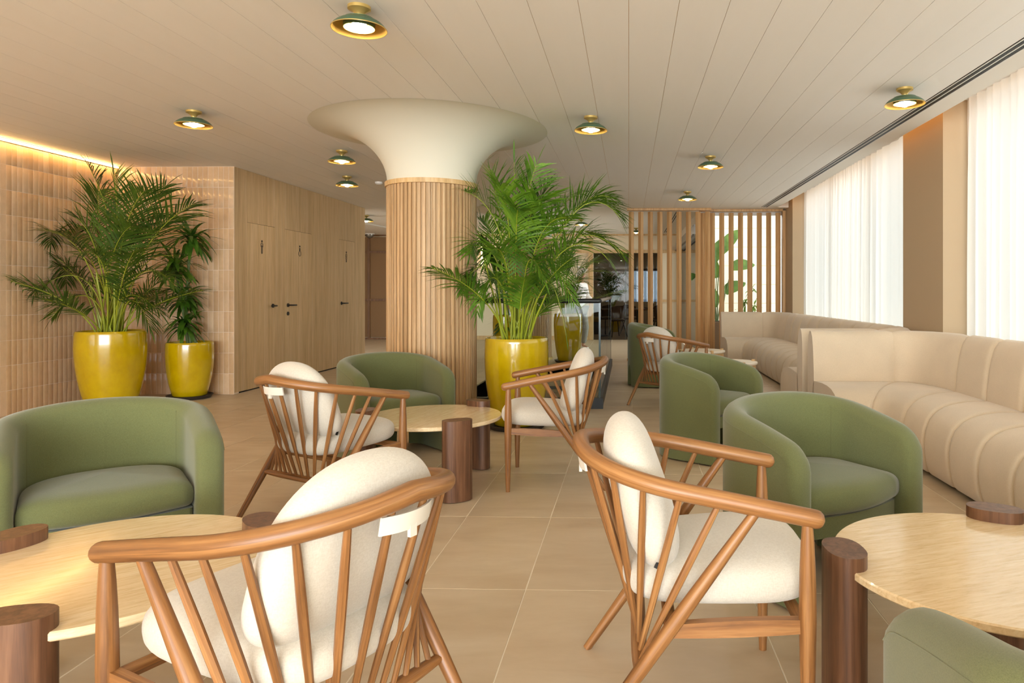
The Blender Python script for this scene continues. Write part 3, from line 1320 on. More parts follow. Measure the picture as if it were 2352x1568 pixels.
    def plan(yfr, sag):
        o = [(hi * sup(pi * k / 30)[0], -ys - (ri - ys) * sup(pi * k / 30)[1]) for k in range(31)]
        o += [(-hi, yfr * .5)]
        o += [(-hi + 2 * hi * k / 12, yfr + sag * sin(pi * k / 12)) for k in range(13)]
        o += [(hi, yfr * .5)]
        return o
    m = MB()
    m.pillow(plan(.105, .055), .375, .058, .16, .75, .028)
    m.build('seat_cushion', 'green_fabric', t, angle=80)
    m = MB().prism(plan(.085, .04), .235, .316)
    ap = m.build('seat_base', 'green_fabric', t, angle=40)
    md = ap.modifiers.new('bevel', 'BEVEL')
    md.width = .012
    md.segments = 2
    md.limit_method = 'ANGLE'
    return t


tub_spots = [(.693, 5.201, -36.7, 'green upholstered tub armchair behind the right foreground spindle chair, second from front on the right'),
             (.861, 2.943, -57.6, 'light-struck green tub armchair facing the right-hand stone table'),
             (-2.065, 2.708, -50.2, 'large green tub armchair at the left edge behind the left stone table'),
             (-1.69, 5.102, -46.1, 'green tub armchair in front of the oak-slatted column'),
             (.45, 9.15, -5, 'farthest green tub armchair in front of the slatted divider'),
             (.868, 1.205, 90, 'green tub armchair cut off at the bottom right corner of the photo')]
proto = make_tub()
for i, (x, y, a, lab) in enumerate(tub_spots):
    c = proto if i == 0 else copy_tree(proto)
    c.location = (x, y, 0)
    c.rotation_euler = (0, 0, radians(a - 90))
    if y > 9:
        c.scale = (1.05, 1.05, 1.10)
    tag(c, lab, 'chair', 'green tub armchairs in the lounge')


# ------------------------------------------------------------------ stone coffee tables
def leg_poly(n=28):
    o = []
    for k in range(n):
        a = 2 * pi * k / n
        o.append((abs(cos(a)) ** .8 * math.copysign(1, cos(a)) * .088, abs(sin(a)) ** .9 * math.copysign(1, sin(a)) * .056))
    return o


def make_table(label, c, legs, group=None, r=.43, top_rot=0):
    t = thing('stone_coffee_table', label, 'table', (c[0], c[1], 0), 0, group)
    z0, z1 = .405, .428
    prof = [(0, z0), (r - .004, z0), (r, z0 + .004), (r, z1 - .004), (r - .004, z1), (0.0, z1)]
    o = MB().lathe(prof, 96).build('table_top', 'travertine', t, label='polished beige travertine top')
    o.rotation_euler.z = top_rot
    for (lx, ly, la) in legs:
        me = MB().prism(leg_poly(), .004, .466).mesh('leg', 'walnut', True, 50)
        lo = put('leg', me, t, loc=(lx - c[0], ly - c[1], 0), rz=la)
        b = lo.modifiers.new('bevel', 'BEVEL')
        b.width = .003
        b.segments = 2
        b.limit_method = 'ANGLE'
    return t


def legs3(c, a0, r=.40):
    return [(c[0] + r * cos(radians(a0 + 120 * k)), c[1] + r * sin(radians(a0 + 120 * k)), radians(a0 + 120 * k + 90)) for k in range(3)]


make_table('round travertine coffee table with walnut legs in the middle of the room', (-1.225, 4.36), legs3((-1.225, 4.36), -57, .43), 'stone coffee tables', .42, 1.3)
make_table('round travertine coffee table with walnut legs at the right edge of the photo', (1.05, 2.04), legs3((1.05, 2.04), 182, .43), 'stone coffee tables', .44, .35)
make_table('round travertine coffee table with walnut legs at the left edge of the photo', (-1.49, 1.95), legs3((-1.49, 1.95), -78, .41), 'stone coffee tables', .44, .75)


def pale_table(label, c, r=.3):
    t = thing('pale_side_table', label, 'table', (c[0], c[1], 0), 0, 'pale side tables at the far sofa')
    MB().lathe([(0, .40), (r - .01, .40), (r, .41), (r, .425), (r - .004, .43), (0, .43)], 48).build('table_top', 'pale_stone', t)
    lm = MB().lathe([(0, 0), (.018, 0), (.024, .2), (.022, .445), (0, .447)], 12).mesh('leg', 'light_oak')
    for k in range(4):
        a = radians(20 + 90 * k)
        put('leg', lm, t, loc=(r * .97 * cos(a), r * .97 * sin(a), 0))
    MB().lathe([(r - .06, .35), (r - .02, .35), (r - .02, .40), (r - .06, .40)], 40).build('apron', 'light_oak', t)


pale_table('low round pale side table beyond the far spindle chair', (.98, 9.38), .31)
pale_table('low round pale side table half hidden behind the green armchair by the sofa', (1.14, 7.85), .3)


# ------------------------------------------------------------------ sofas
def make_sofa(yc):
    t = thing('curved_sofa', '', 'sofa', (0, yc, 0))
    h = 2.85
    # key stations (O outer back, B back face, I seat front) for the upper half, offset from yc
    key = [((1.58, h), (1.58, h - .20), (1.58, h - .93)),
           ((2.30, h), (2.27, h - .19), (1.80, h - .95)),
           ((2.78, h - .62), (2.50, h - .78), (1.89, h - 1.30))]

    def smooth_corner(a, b, tt, which):
        # quadratic blends
        (ox0, oy0), (ox1, oy1) = a[which], b[which]
        cx, cy = [(2.78, h), (2.50, h - .20), (1.89, h - .97)][which]
        return ((1 - tt) ** 2 * ox0 + 2 * (1 - tt) * tt * cx + tt * tt * ox1, (1 - tt) ** 2 * oy0 + 2 * (1 - tt) * tt * cy + tt * tt * oy1)

    segs = []   # each: list of stations (O,B,I)
    segs.append([tuple((key[0][w][0] + (key[1][w][0] - key[0][w][0]) * u, key[0][w][1] + (key[1][w][1] - key[0][w][1]) * u) for w in range(3)) for u in [k / 6 for k in range(7)]])
    segs.append([tuple(smooth_corner(key[1], key[2], u, w) for w in range(3)) for u in [k / 12 for k in range(13)]])
    n = 9
    for j in range(n):
        s = []
        for k in range(7):
            u = (j + k / 6) / n
            s.append(tuple((key[2][w][0], key[2][w][1] * (1 - 2 * u)) for w in range(3)))
        segs.append(s)
    mir = lambda s: [tuple((p[0], -p[1]) for p in q) for q in reversed(s)]
    segs.append(mir(segs[1]))
    segs.append(mir(segs[0]))
    seat_prof = [(-.05, .03), (-.05, .40), (0, .445), (.12, .452), (.35, .462), (.55, .46), (.70, .448), (.82, .42), (.91, .375), (.965, .31), (.985, .24), (.975, .16), (.95, .09), (.915, .04), (.89, .025)]
    back_prof = [(0, .03), (0, .3), (0, .6), (.03, .74), (.12, .82), (.26, .86), (.42, .872), (.58, .86), (.74, .82), (.87, .74), (.96, .62), (1.02, .5), (1.03, .42), (1.0, .36), (1.0, .03)]

    def sect(q, prof, a, b, pull):
        (ax, ay), (bx_, by_) = q[a], q[b]
        out = []
        dx, dy = bx_ - ax, by_ - ay
        L = hypot(dx, dy)
        cu = .5
        for i, (u, z) in enumerate(prof):
            # pull the section towards its middle at the seams
            uu = u - pull / L * (1 if u > .6 else 0) * min(1, (u - .6) / .3) if u > .6 else u
            zz = z - pull * .8 * (1 if z > .38 else 0) * (1 if .08 < u < .95 else .3)
            out.append((ax + dx * uu, ay + dy * uu, zz))
        return out

    def part(name, seg, prof, a, b, first, last):
        rows = []
        m_ = len(seg) - 1
        fine = []
        for i in range(m_):
            fine.append((seg[i], i))
        us = [0, .015, .035, .06, .09, .13, .2, .3, .5, .7, .8, .87, .91, .94, .965, .985, 1]
        for u in us:
            f = u * m_
            i = min(int(f), m_ - 1)
            g = f - i
            q = tuple((seg[i][w][0] * (1 - g) + seg[i + 1][w][0] * g, seg[i][w][1] * (1 - g) + seg[i + 1][w][1] * g) for w in range(3))
            d = min(u, 1 - u)
            pull = .020 * max(0, 1 - d / .12) ** 2
            if (first and u < .5) or (last and u > .5):
                pull = 0.030 * max(0, 1 - d / .03) ** 2 if False else 0
            rows.append(sect(q, prof, a, b, pull))
        m = MB()
        m.grid(rows, uv=False, flip=True)
        if first:
            m.cap(rows[0], True)
        if last:
            m.cap(rows[-1], False)
        return m.build(name, 'sofa_fabric', t, angle=50)

    for i, s in enumerate(segs):
        part('seat_channel', s, seat_prof, 1, 2, i == 0, i == len(segs) - 1)
        part('back_channel', s, back_prof, 0, 1, i == 0, i == len(segs) - 1)
    # recessed plinth
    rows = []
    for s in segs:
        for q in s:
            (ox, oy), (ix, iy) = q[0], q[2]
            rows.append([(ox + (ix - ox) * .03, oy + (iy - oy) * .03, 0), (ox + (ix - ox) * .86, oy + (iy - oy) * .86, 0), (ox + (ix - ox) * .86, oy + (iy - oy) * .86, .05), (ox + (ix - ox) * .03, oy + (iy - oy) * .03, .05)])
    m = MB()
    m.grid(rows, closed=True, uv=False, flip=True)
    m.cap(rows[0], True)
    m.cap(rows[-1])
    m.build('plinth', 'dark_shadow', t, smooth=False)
    return t


s1 = make_sofa(3.35)
tag(s1, 'near curved beige channel-stitched sofa running out of the right edge', 'sofa', 'beige sofas along the windows')
s2 = copy_tree(s1)
s2.location.y = 9.24
tag(s2, 'far curved beige channel-stitched sofa reaching to the slatted divider', 'sofa', 'beige sofas along the windows')


# ------------------------------------------------------------------ ceiling lamps
def make_lamp():
    t = thing('ceiling_lamp', '', 'lamp')
    prof = [(.0, 0), (.058, 0), (.058, -.016), (.050, -.019), (.034, -.028), (.022, -.040), (.018, -.052), (.0175, -.062)]
    MB().lathe(prof, 28, flip=True).build('brass_mount', 'brass', t, label='brass ceiling mount')
    dome = lambda k, dz, sc: (.14 * sc * sin(radians(76) * k / 12) / sin(radians(76)), -.056 + dz - .062 * (1 - cos(radians(76) * k / 12)) / (1 - cos(radians(76))))
    MB().lathe([dome(k, 0, 1) for k in range(13)], 40, flip=True).build('dome', 'green_enamel', t, label='dark green enamel dome')
    MB().lathe([dome(k, -.0025, .993) for k in range(12, -1, -1)], 40, flip=True).build('dome_lining', 'gold_inside', t, label='gold inner face')
    MB().lathe([(.1375, -.1165), (.1408, -.1165), (.1408, -.1205), (.1375, -.1205)], 40, flip=True).build('rim', 'brass', t)
    MB().lathe([(.079, -.066), (.079, -.113), (.0775, -.1135)], 32, flip=True).build('inner_shade', 'green_enamel', t)
    MB().lathe([(.0775, -.1135), (.0765, -.066)], 32, flip=True).build('inner_shade_lining', 'gold_inside', t)
    m = MB().lathe([(.036 * sin(pi * k / 12) + .0005, -.100 + .036 * cos(pi * k / 12)) for k in range(13)], 24, flip=True)
    m.build('bulb', 'bulb', t, label='glowing warm bulb')
    return t


lamps = [(825, 15, 'nearest green dome ceiling lamp, at the top edge of the photo'),
         (445, 255, 'green dome ceiling lamp above the left palm'),
         (785, 346, 'green dome ceiling lamp left of the column capital, nearer of a close pair'),
         (797, 405, 'green dome ceiling lamp left of the column capital, farther of a close pair'),
         (1357, 268, 'green dome ceiling lamp right of the column capital'),
         (1632, 359, 'green dome ceiling lamp in the middle of the right-hand row'),
         (1579, 440, 'green dome ceiling lamp close to the slatted divider'),
         (2078, 203, 'green dome ceiling lamp next to the black air slots'),
         (841, 494, 'small distant green dome lamp at the corridor corner'),
         (1335, 503, 'distant green dome lamp glimpsed between the palm fronds'),
         (1461, 523, 'distant green dome lamp behind the left slatted divider')]
proto = make_lamp()
for i, (px, py, lab) in enumerate(lamps):
    c = proto if i == 0 else copy_tree(proto)
    p = at_z(px, py, CZ)
    c.location = p
    tag(c, lab, 'lamp', 'green dome ceiling lamps')


# ------------------------------------------------------------------ plants
def make_pot(t, r, h, z0=.03):
    prof = [(0, z0), (r * .66, z0), (r * .72, z0 + .012), (r * .86, h * .28), (r * .96, h * .52), (r * 1.0, h * .76), (r * .985, h * .95), (r * .975, h * .985), (r * .955, h), (r * .92, h), (r * .905, h * .985), (r * .90, h * .90), (0, h * .90)]
    pp = []
    for i in range(len(prof) - 1):
        (a, b), (c, d) = prof[i], prof[i + 1]
        pp.append((a, b))
        if 2 <= i <= 6:
            pp.append(((a + c) / 2 * 1.004, (b + d) / 2))
    pp.append(prof[-1])
    MB().lathe(pp, 56).build('pot', 'yellow_glaze', t, angle=50, label='glossy mustard yellow glazed pot')
    MB().lathe([(0, 0), (r * .84, 0), (r * .95, .035), (r * .97, .04), (r * .93, .042), (r * .82, .03), (0, .03)], 48).build('saucer', 'saucer_dark', t, label='dark round saucer')
    MB().lathe([(r * .895, h * .905), (r * .5, h * .93), (0, h * .94)], 32, flip=False).build('soil', 'soil', t)


def blade(m, p, d, nrm, length, width, droop, n=3, mi=0, fold=.15):
    """a leaf strip from p along d; droop pulls the tip down"""
    d = d.normalized()
    side = d.cross(nrm)
    if side.length < 1e-4:
        side = Vector((1, 0, 0))
    side.normalize()
    b = len(m.v)
    cur = p.copy()
    dd = d.copy()
    for i in range(n + 1):
        u = i / n
        w = width * (sin(pi * min(1, u * .82 + .14)) ** .8 if u < 1 else 0.02)
        if u == 1:
            w = width * .06
        m.v.append(tuple(cur - side * w / 2))
        m.v.append(tuple(cur + side * w / 2))
        dd = (dd + Vector((0, 0, -droop / n))).normalized()
        cur = cur + dd * (length / n)
    for i in range(n):
        a = b + i * 2
        m.face([a, a + 1, a + 3, a + 2], None, mi)


CLAMP = [None]


def frond(t, P0, P1, P2, leaf, rnd, lmax=.30, pairs=30, start=.32, wid=.0165, droop=.6):
    """pinnate palm leaf along a quadratic curve"""
    m = MB()
    f = lambda u: P0 * (1 - u) ** 2 + P1 * (2 * u * (1 - u)) + P2 * u ** 2
    pts = [f(k / 14) for k in range(15)]
    m.tube(pts, [.0075 * (1 - .85 * k / 14) + .0009 for k in range(15)], 5, False, mi=1)
    L = sum((pts[i + 1] - pts[i]).length for i in range(14))
    roll = rnd.uniform(-.7, .7)
    for k in range(pairs):
        u = start + (1 - start) * (k + .5) / pairs
        p = f(u)
        tg = (f(min(1, u + .02)) - f(u - .02)).normalized()
        up = Vector((sin(roll) * .6, cos(roll * 2) * .2, 1))
        s = tg.cross(up)
        if s.length < .05:
            s = Vector((1, 0, 0))
        s.normalize()
        nn = s.cross(tg).normalized()
        q = (u - start) / (1 - start)
        ln = 1.12 * lmax * (sin(pi * (q * .80 + .13)) ** .7) * rnd.uniform(.85, 1.1) * (1 if q < .97 else .7)
        for sg in (-1, 1):
            fw = .85 + .85 * q
            d = s * sg + tg * fw * rnd.uniform(.85, 1.15) + nn * rnd.uniform(.25, .75)
            blade(m, p, d, nn, ln, wid * rnd.uniform(.85, 1.15), droop * rnd.uniform(.6, 1.4), 3, 0)
    tgt = (f(1) - f(.96)).normalized()
    blade(m, f(1), tgt, Vector((0, 0, 1)), lmax * .6, wid, .4, 3)
    if CLAMP[0]:
        m.v = [CLAMP[0](v) for v in m.v]
    return m.build('frond', [leaf, 'palm_stem'], t, angle=180)


def palm(label, c, r, h, yb, spec, leaf, seed, fill=10, scale=1.0, lmax=.30, name='potted_areca_palm', fill_h=1.2):
    rnd = random.Random(seed)
    t = thing(name, label, 'plant', (c[0], c[1], 0))
    make_pot(t, r, h)
    org = Vector((c[0], c[1], 0))
    soil = Vector((0, 0, h * .93))
    ends = []
    for (mx, my, tx, ty, dy) in spec:
        ang = rnd.uniform(0, 2 * pi)
        P0 = soil + Vector((cos(ang) * r * .3 * rnd.random(), sin(ang) * r * .3 * rnd.random(), 0))
        Mp = at_y(mx, my, c[1] + dy * .5) - org
        P2 = at_y(tx, ty, c[1] + dy) - org
        P1 = Mp * 2 - (P0 + P2) * .5
        L = (P2 - P0).length
        frond(t, P0, P1, P2, leaf, rnd, lmax * min(1.15, .6 + .38 * L), int(17 + 7 * L), .42 if L > 1.1 else .35)
    for k in range(fill):
        ang = 2 * pi * k / fill + rnd.uniform(-.3, .3)
        el = rnd.uniform(.45, 1.25)
        L = rnd.uniform(.75, 1.15) * fill_h
        P0 = soil + Vector((cos(ang) * r * .35, sin(ang) * r * .35, 0))
        d = Vector((cos(ang) * cos(el), sin(ang) * cos(el), sin(el)))
        P1 = P0 + Vector((d.x * .35, d.y * .35, d.z * .9)) * L * .7
        P2 = P0 + Vector((d.x * 1.0, d.y * 1.0, d.z * .85)) * L
        frond(t, P0, P1, P2, leaf, rnd, lmax * .85, 26, .42)
    # canes
    for k in range(14):
        ang = rnd.uniform(0, 2 * pi)
        rr = r * .42 * sqrt(rnd.random())
        P0 = soil + Vector((cos(ang) * rr, sin(ang) * rr, -.02))
        top = P0 + Vector((cos(ang) * rnd.uniform(.02, .22), sin(ang) * rnd.uniform(.02, .16), rnd.uniform(.45, .8) * scale))
        MB().tube([P0, P0.lerp(top, .5) + Vector((0, 0, .04)), top], [.011, .009, .006], 6).build('cane', 'palm_stem', t)
    return t




def clamp_left(v):
    return (max(v[0], XL + .02 + 5.46), min(v[1], YB - .03 - 7.2), min(v[2], CZ - .03))


def clamp_mid(v):
    x, y, z = v[0] - 1.0, v[1] + 6.2, v[2]
    dx, dy = x - C1[0], y - C1[1]
    d = hypot(dx, dy)
    lim = .43 if z < 2.2 else .43 + .62 * max(0, (z - 2.25) / .44) ** 2
    if d < lim:
        x, y = C1[0] + dx / d * lim, C1[1] + dy / d * lim
    y = min(y, 7.17) if z < 1.2 else y
    return (x + 1.0, y - 6.2, min(z, CZ - .03))


CLAMP[0] = clamp_left
left_spec = [(262, 560, 203, 380, .0), (270, 540, 262, 400, -.2), (300, 560, 380, 428, .1), (330, 580, 444, 468, -.1),
             (300, 590, 400, 500, .2), (170, 560, 44, 560, -.1), (150, 620, 28, 650, .1), (190, 640, 80, 672, -.3),
             (200, 680, 120, 728, -.2), (210, 600, 120, 520, .3), (225, 590, 175, 500, -.3), (320, 630, 405, 660, -.2),
             (330, 610, 425, 600, .2), (300, 690, 345, 752, -.3), (290, 680, 370, 720, -.3), (280, 560, 330, 440, -.3), (235, 560, 225, 440, .3), (255, 600, 300, 520, -.45), (240, 620, 190, 580, -.5)]
palm('tall areca palm in a big yellow pot against the left tiled wall', (-5.46, 7.2), .325, .80, 7.2, left_spec, 'palm_leaf_dark', 3, 8, 1.0, .34, fill_h=1.1)
CLAMP[0] = clamp_mid
mid_spec = [(1180, 560, 1181, 372, .0), (1195, 560, 1232, 378, -.1), (1160, 560, 1128, 398, .1), (1150, 540, 1068, 440, -.1),
            (1210, 560, 1262, 420, .2), (1290, 520, 1400, 452, .0), (1310, 500, 1425, 500, -.1), (1300, 560, 1432, 585, .1),
            (1290, 580, 1400, 600, -.3), (1130, 580, 1060, 580, .0), (1125, 620, 1060, 672, -.1), (1140, 640, 1095, 720, -.3),
            (1250, 640, 1300, 770, -.1), (1240, 600, 1320, 700, -.3), (1170, 540, 1150, 430, -.4), (1210, 540, 1240, 460, -.4),
            (1250, 540, 1340, 440, .3), (1230, 570, 1300, 500, -.4), (1150, 580, 1100, 500, .4), (1265, 570, 1380, 540, .4), (1185, 560, 1190, 480, -.5), (1160, 600, 1120, 590, -.5), (1210, 610, 1250, 640, -.5)]
palm('bright areca palm in a big yellow pot beside the slatted column', (-1.0, 6.2), .285, .80, 6.2, mid_spec, 'palm_leaf', 5, 8, 1.0, .30, fill_h=1.0)


def clamp_far(v):
    x, y, z = v[0] - 1.05, v[1] + 12.05, v[2]
    dx, dy = x + 1.8, y - 12.62
    d = hypot(dx, dy)
    lim = .43 if z < 2.2 else .43 + .62 * max(0, (z - 2.25) / .44) ** 2
    if d < lim:
        x, y = -1.8 + dx / d * lim, 12.62 + dy / d * lim
    return (x + 1.05, y - 12.05, min(z, CZ - .03))


CLAMP[0] = clamp_far
far_spec = [(1300, 620, 1290, 540, 0), (1310, 610, 1340, 560, .1), (1320, 630, 1385, 600, 0), (1290, 620, 1262, 580, -.1), (1325, 640, 1400, 625, 0), (1280, 650, 1255, 640, .1), (1300, 640, 1310, 580, -.3), (1320, 650, 1360, 660, -.3), (1290, 660, 1270, 690, -.2)]
palm('farther palm in a yellow pot beyond the glass balustrade', (-1.05, 12.05), .25, .84, 12.05, far_spec, 'palm_leaf', 9, 6, .8, .34)


CLAMP[0] = None


def rosette(t, c, n, L, w, rnd, mat_='dracaena_leaf', clamp=None):
    m = MB()
    for k in range(n):
        a = 2 * pi * k * .382 * 1.618 + rnd.uniform(-.3, .3)
        el = radians(rnd.uniform(5, 78)) if k < n * .75 else radians(rnd.uniform(-30, 10))
        d = Vector((cos(a) * cos(el), sin(a) * cos(el), sin(el)))
        blade(m, Vector(c) + Vector((0, 0, rnd.uniform(-.08, .05))), d, Vector((0, 0, 1)) if el < 1.2 else Vector((1, 0, 0)), L * rnd.uniform(.75, 1.1), w * rnd.uniform(.8, 1.15), rnd.uniform(.9, 1.9), 6, 0)
    if clamp:
        m.v = [clamp(v) for v in m.v]
    return m.build('leaf_rosette', mat_, t, angle=180)


def dracaena(label, c, r, h, ros, seed, L=.33, w=.047):
    rnd = random.Random(seed)
    t = thing('potted_dracaena', label, 'plant', (c[0], c[1], 0))
    make_pot(t, r, h)
    org = Vector((c[0], c[1], 0))
    for i, (px, py, dy, s) in enumerate(ros):
        p = at_y(px, py, c[1] + dy) - org
        b = Vector((-.08 + .055 * i, -.03 + .04 * (i % 2), h * .92))
        MB().tube([b, b.lerp(p, .5) + Vector((.01, 0, 0)), p], [.017, .015, .013], 8).build('cane', 'cane', t)
        rosette(t, p, 56, L * s, w, rnd, clamp=(lambda v: (v[0], min(v[1], YB - .02 - c[1]), v[2])) if c[1] < 9 else None)
    return t


dracaena('slim dracaena with stacked leaf tufts in the small yellow pot by the tiled corner', (-5.0, 7.80), .245, .64,
         [(438, 548, 0, 1.05), (402, 612, -.05, 1.05), (422, 682, 0, 1.0), (425, 742, -.05, .85)], 4)
dracaena('tall dark dracaena in a yellow pot across the stairwell behind the palm', (-2.1, 11.85), .22, .82,
         [(1128, 590, -.1, 1.3), (1152, 620, -.1, 1.3), (1158, 745, -.1, .9), (1112, 560, -.1, 1.3)], 6)


# ------------------------------------------------------------------ small fittings
p = at_z(870, 418, CZ)
t = thing('smoke_detector', 'small white round smoke detector on the ceiling left of the column', 'smoke detector', p)
MB().lathe([(0, .0), (.05, 0), (.05, -.02), (.03, -.035), (0, -.036)], 20, flip=True).build('body', 'white_plastic', t)
p = at_y(849, 540, 17.4)
t = thing('security_camera', 'white dome security camera at the dark end of the corridor', 'camera', (p.x, p.y, p.z))
MB().lathe([(0, .10), (.12, .10), (.13, .05), (.12, .02), (0, .02)], 20).build('housing', 'white_plastic', t)
MB().lathe([(.1 * sin(pi / 2 * k / 6) if k else .001, .02 - .1 * cos(pi / 2 * k / 6)) for k in range(7)], 18, flip=True).build('lens_dome', 'grey_metal', t)
MB().tube([(0, 0, .09), (0, .3, .09)], .03, 8).build('bracket', 'white_plastic', t)
t = thing('track_rail', 'thin white ceiling track at the corridor beyond the doors', 'track', (0, 0, 0))
a, b = at_z(838, 512, CZ - .01), at_z(900, 524, CZ - .01)
MB().tube([a, b], .02, 6).build('rail', 'white_plastic', t)
p = at_y(1110, 588, 17.6)
t = thing('wall_sconce', 'glowing tube wall light on the far wall seen left of the palm', 'lamp', (p.x, p.y, p.z))
MB().tube([(0, -.06, -.22), (0, -.06, .22)], .05, 12).build('tube', 'tube_lamp', t)
MB().box(-.03, .03, -.06, .1, -.04, .04).build('arm', 'brass', t, smooth=False)


# ------------------------------------------------------------------ person beyond the balustrade
def skin_part(name, pts, edges, mat_, parent, sub=2):
    me = bpy.data.meshes.new(name)
    me.from_pydata([p[:3] for p in pts], edges, [])
    o = put(name, me, parent)
    me.materials.append(M[mat_])
    o.modifiers.new('skin', 'SKIN').use_smooth_shade = True
    for i, p in enumerate(pts):
        me.skin_vertices[0].data[i].radius = (p[3], p[4] if len(p) > 4 else p[3])
        me.skin_vertices[0].data[i].use_root = (i == 0)
    s = o.modifiers.new('sub', 'SUBSURF')
    s.levels = s.render_levels = sub
    return o


pp = at_z(1330, 803, 0)
pr = thing('person', 'person in white shirt and grey trousers walking behind the far yellow pot', 'person', (pp.x, pp.y, 0), radians(60))
body = [(0, 0, .92, .13, .1), (0, 0, 1.1, .12, .09), (0, -.02, 1.3, .16, .10), (0, -.03, 1.40, .08, .07), (0, -.05, 1.46, .048), (0, -.07, 1.54, .07, .08), (0, -.08, 1.63, .068, .08),
        (.09, 0, .86, .085), (.10, -.10, .48, .056), (.10, -.03, .08, .036), (.10, -.16, .04, .03),
        (-.09, 0, .86, .085), (-.10, .08, .48, .056), (-.10, .22, .10, .036), (-.10, .12, .04, .03),
        (.18, -.02, 1.36, .055), (.22, -.05, 1.12, .042), (.19, -.24, 1.02, .032), (.17, -.34, 1.03, .028),
        (-.18, -.02, 1.36, .055), (-.22, -.05, 1.12, .042), (-.19, -.24, 1.02, .032), (-.17, -.34, 1.03, .028)]
ed = [(0, 1), (1, 2), (2, 3), (3, 4), (4, 5), (5, 6), (0, 7), (7, 8), (8, 9), (9, 10), (0, 11), (11, 12), (12, 13), (13, 14), (2, 15), (15, 16), (16, 17), (17, 18), (2, 19), (19, 20), (20, 21), (21, 22)]
# fingers
for hd in (18, 22):
    x, y, z = body[hd][:3]
    sg = 1 if x > 0 else -1
    for k, (dx, ln) in enumerate(((-.024, .07), (-.008, .08), (.008, .075), (.024, .06))):
        i = len(body)
        body.append((x + dx, y - .05, z + .002, .009))
        body.append((x + dx, y - .05 - ln * .6, z - .02, .008))
        ed += [(hd, i), (i, i + 1)]
    i = len(body)
    body.append((x - sg * .045, y - .03, z + .01, .009))
    ed.append((hd, i))
skin_part('body', body, ed, 'skin', pr)
skin_part('shirt', [(0, 0, .84, .165, .13), (0, 0, 1.1, .15, .115), (0, -.02, 1.3, .185, .125), (0, -.03, 1.405, .095, .085), (.19, -.02, 1.355, .072), (.228, -.05, 1.12, .06), (.20, -.2, 1.035, .046), (-.19, -.02, 1.355, .072), (-.228, -.05, 1.12, .06), (-.20, -.2, 1.035, .046)],
          [(0, 1), (1, 2), (2, 3), (2, 4), (4, 5), (5, 6), (2, 7), (7, 8), (8, 9)], 'shirt_white', pr)
skin_part('trousers', [(0, 0, .90, .15, .12), (.095, 0, .84, .105), (.10, -.10, .48, .078), (.10, -.04, .12, .062), (-.095, 0, .84, .105), (-.10, .08, .48, .078), (-.10, .20, .14, .062)],
          [(0, 1), (1, 2), (2, 3), (0, 4), (4, 5), (5, 6)], 'trousers_grey', pr)
for pts in ([(.10, .0, .045, .045, .04), (.10, -.17, .035, .042, .03)], [(-.10, .27, .055, .045, .04), (-.10, .10, .035, .042, .03)]):
    skin_part('shoe', pts, [(0, 1)], 'shirt_white', pr)
skin_part('hair', [(0, -.05, 1.64, .085, .09), (0, -.02, 1.57, .07, .06), (0, -.07, 1.69, .06, .07)], [(1, 0), (0, 2)], 'hair_grey', pr)
hd = MB()
for sx in (-1, 1):
    hd.lathe([(.001, -.008), (.008, 0), (.001, .008)], 8, c=(sx * .026, -.158))
hd.xf(Matrix.Translation((0, 0, 1.575)))
hd.build('eyes', 'black_plastic', pr)

# ------------------------------------------------------------------ restaurant furniture
def dining_chair(label, loc, rz):
    t = thing('dining_chair', label, 'chair', loc, rz, 'dark dining chairs in the restaurant')
    out = [(abs(cos(a)) ** .7 * math.copysign(1, cos(a)) * .23, abs(sin(a)) ** .7 * math.copysign(1, sin(a)) * .22) for a in [2 * pi * k / 24 for k in range(24)]]
    MB().pillow(out, .45, .03, .3).build('seat', 'seat_brown', t)
    m = MB()
    rows = []
    for k in range(9):
        a = radians(200 + 140 * k / 8)
        x, y = .25 * cos(a), .24 * sin(a)
        rows.append([(x, y, .50), (x * 1.05, y * 1.1, .66), (x * 1.0, y * 1.2, .80 + .05 * sin(pi * k / 8)), (x * .93, y * 1.1, .80 + .05 * sin(pi * k / 8)), (x * .95, y, .66), (x * .9, y * .9, .50)])
    m.grid(rows, closed=True, uv=False)
    m.cap(rows[0])
    m.cap(rows[-1], True)
    m.build('backrest', 'seat_brown', t, angle=60)
    for sx in (-1, 1):
        for sy in (-1, 1):
            MB().tube([(sx * .14, sy * .14, .44), (sx * .24, sy * .24, 0)], .012, 6).build('leg', 'black_metal', t)


def dining_table(label, loc):
    t = thing('dining_table', label, 'table', loc, 0, 'restaurant tables')
    MB().lathe([(0, .72), (.42, .72), (.43, .735), (.42, .75), (0, .75)], 32).build('table_top', 'dark_oak', t)
    MB().lathe([(0, 0), (.26, 0), (.26, .015), (.04, .03), (.035, .72), (0, .72)], 20).build('pedestal', 'black_metal', t)


def bench(label, loc, w):
    t = thing('banquette_bench', label, 'bench', loc)
    bevel_box('seat', (w, .5, .12), 'mustard', t, (0, 0, .42), bev=.03)
    bevel_box('backrest', (w, .1, .5), 'seat_brown', t, (0, .26, .75), bev=.03)
    bevel_box('base', (w - .1, .4, .36), 'black_metal', t, (0, 0, .18), bev=.005)


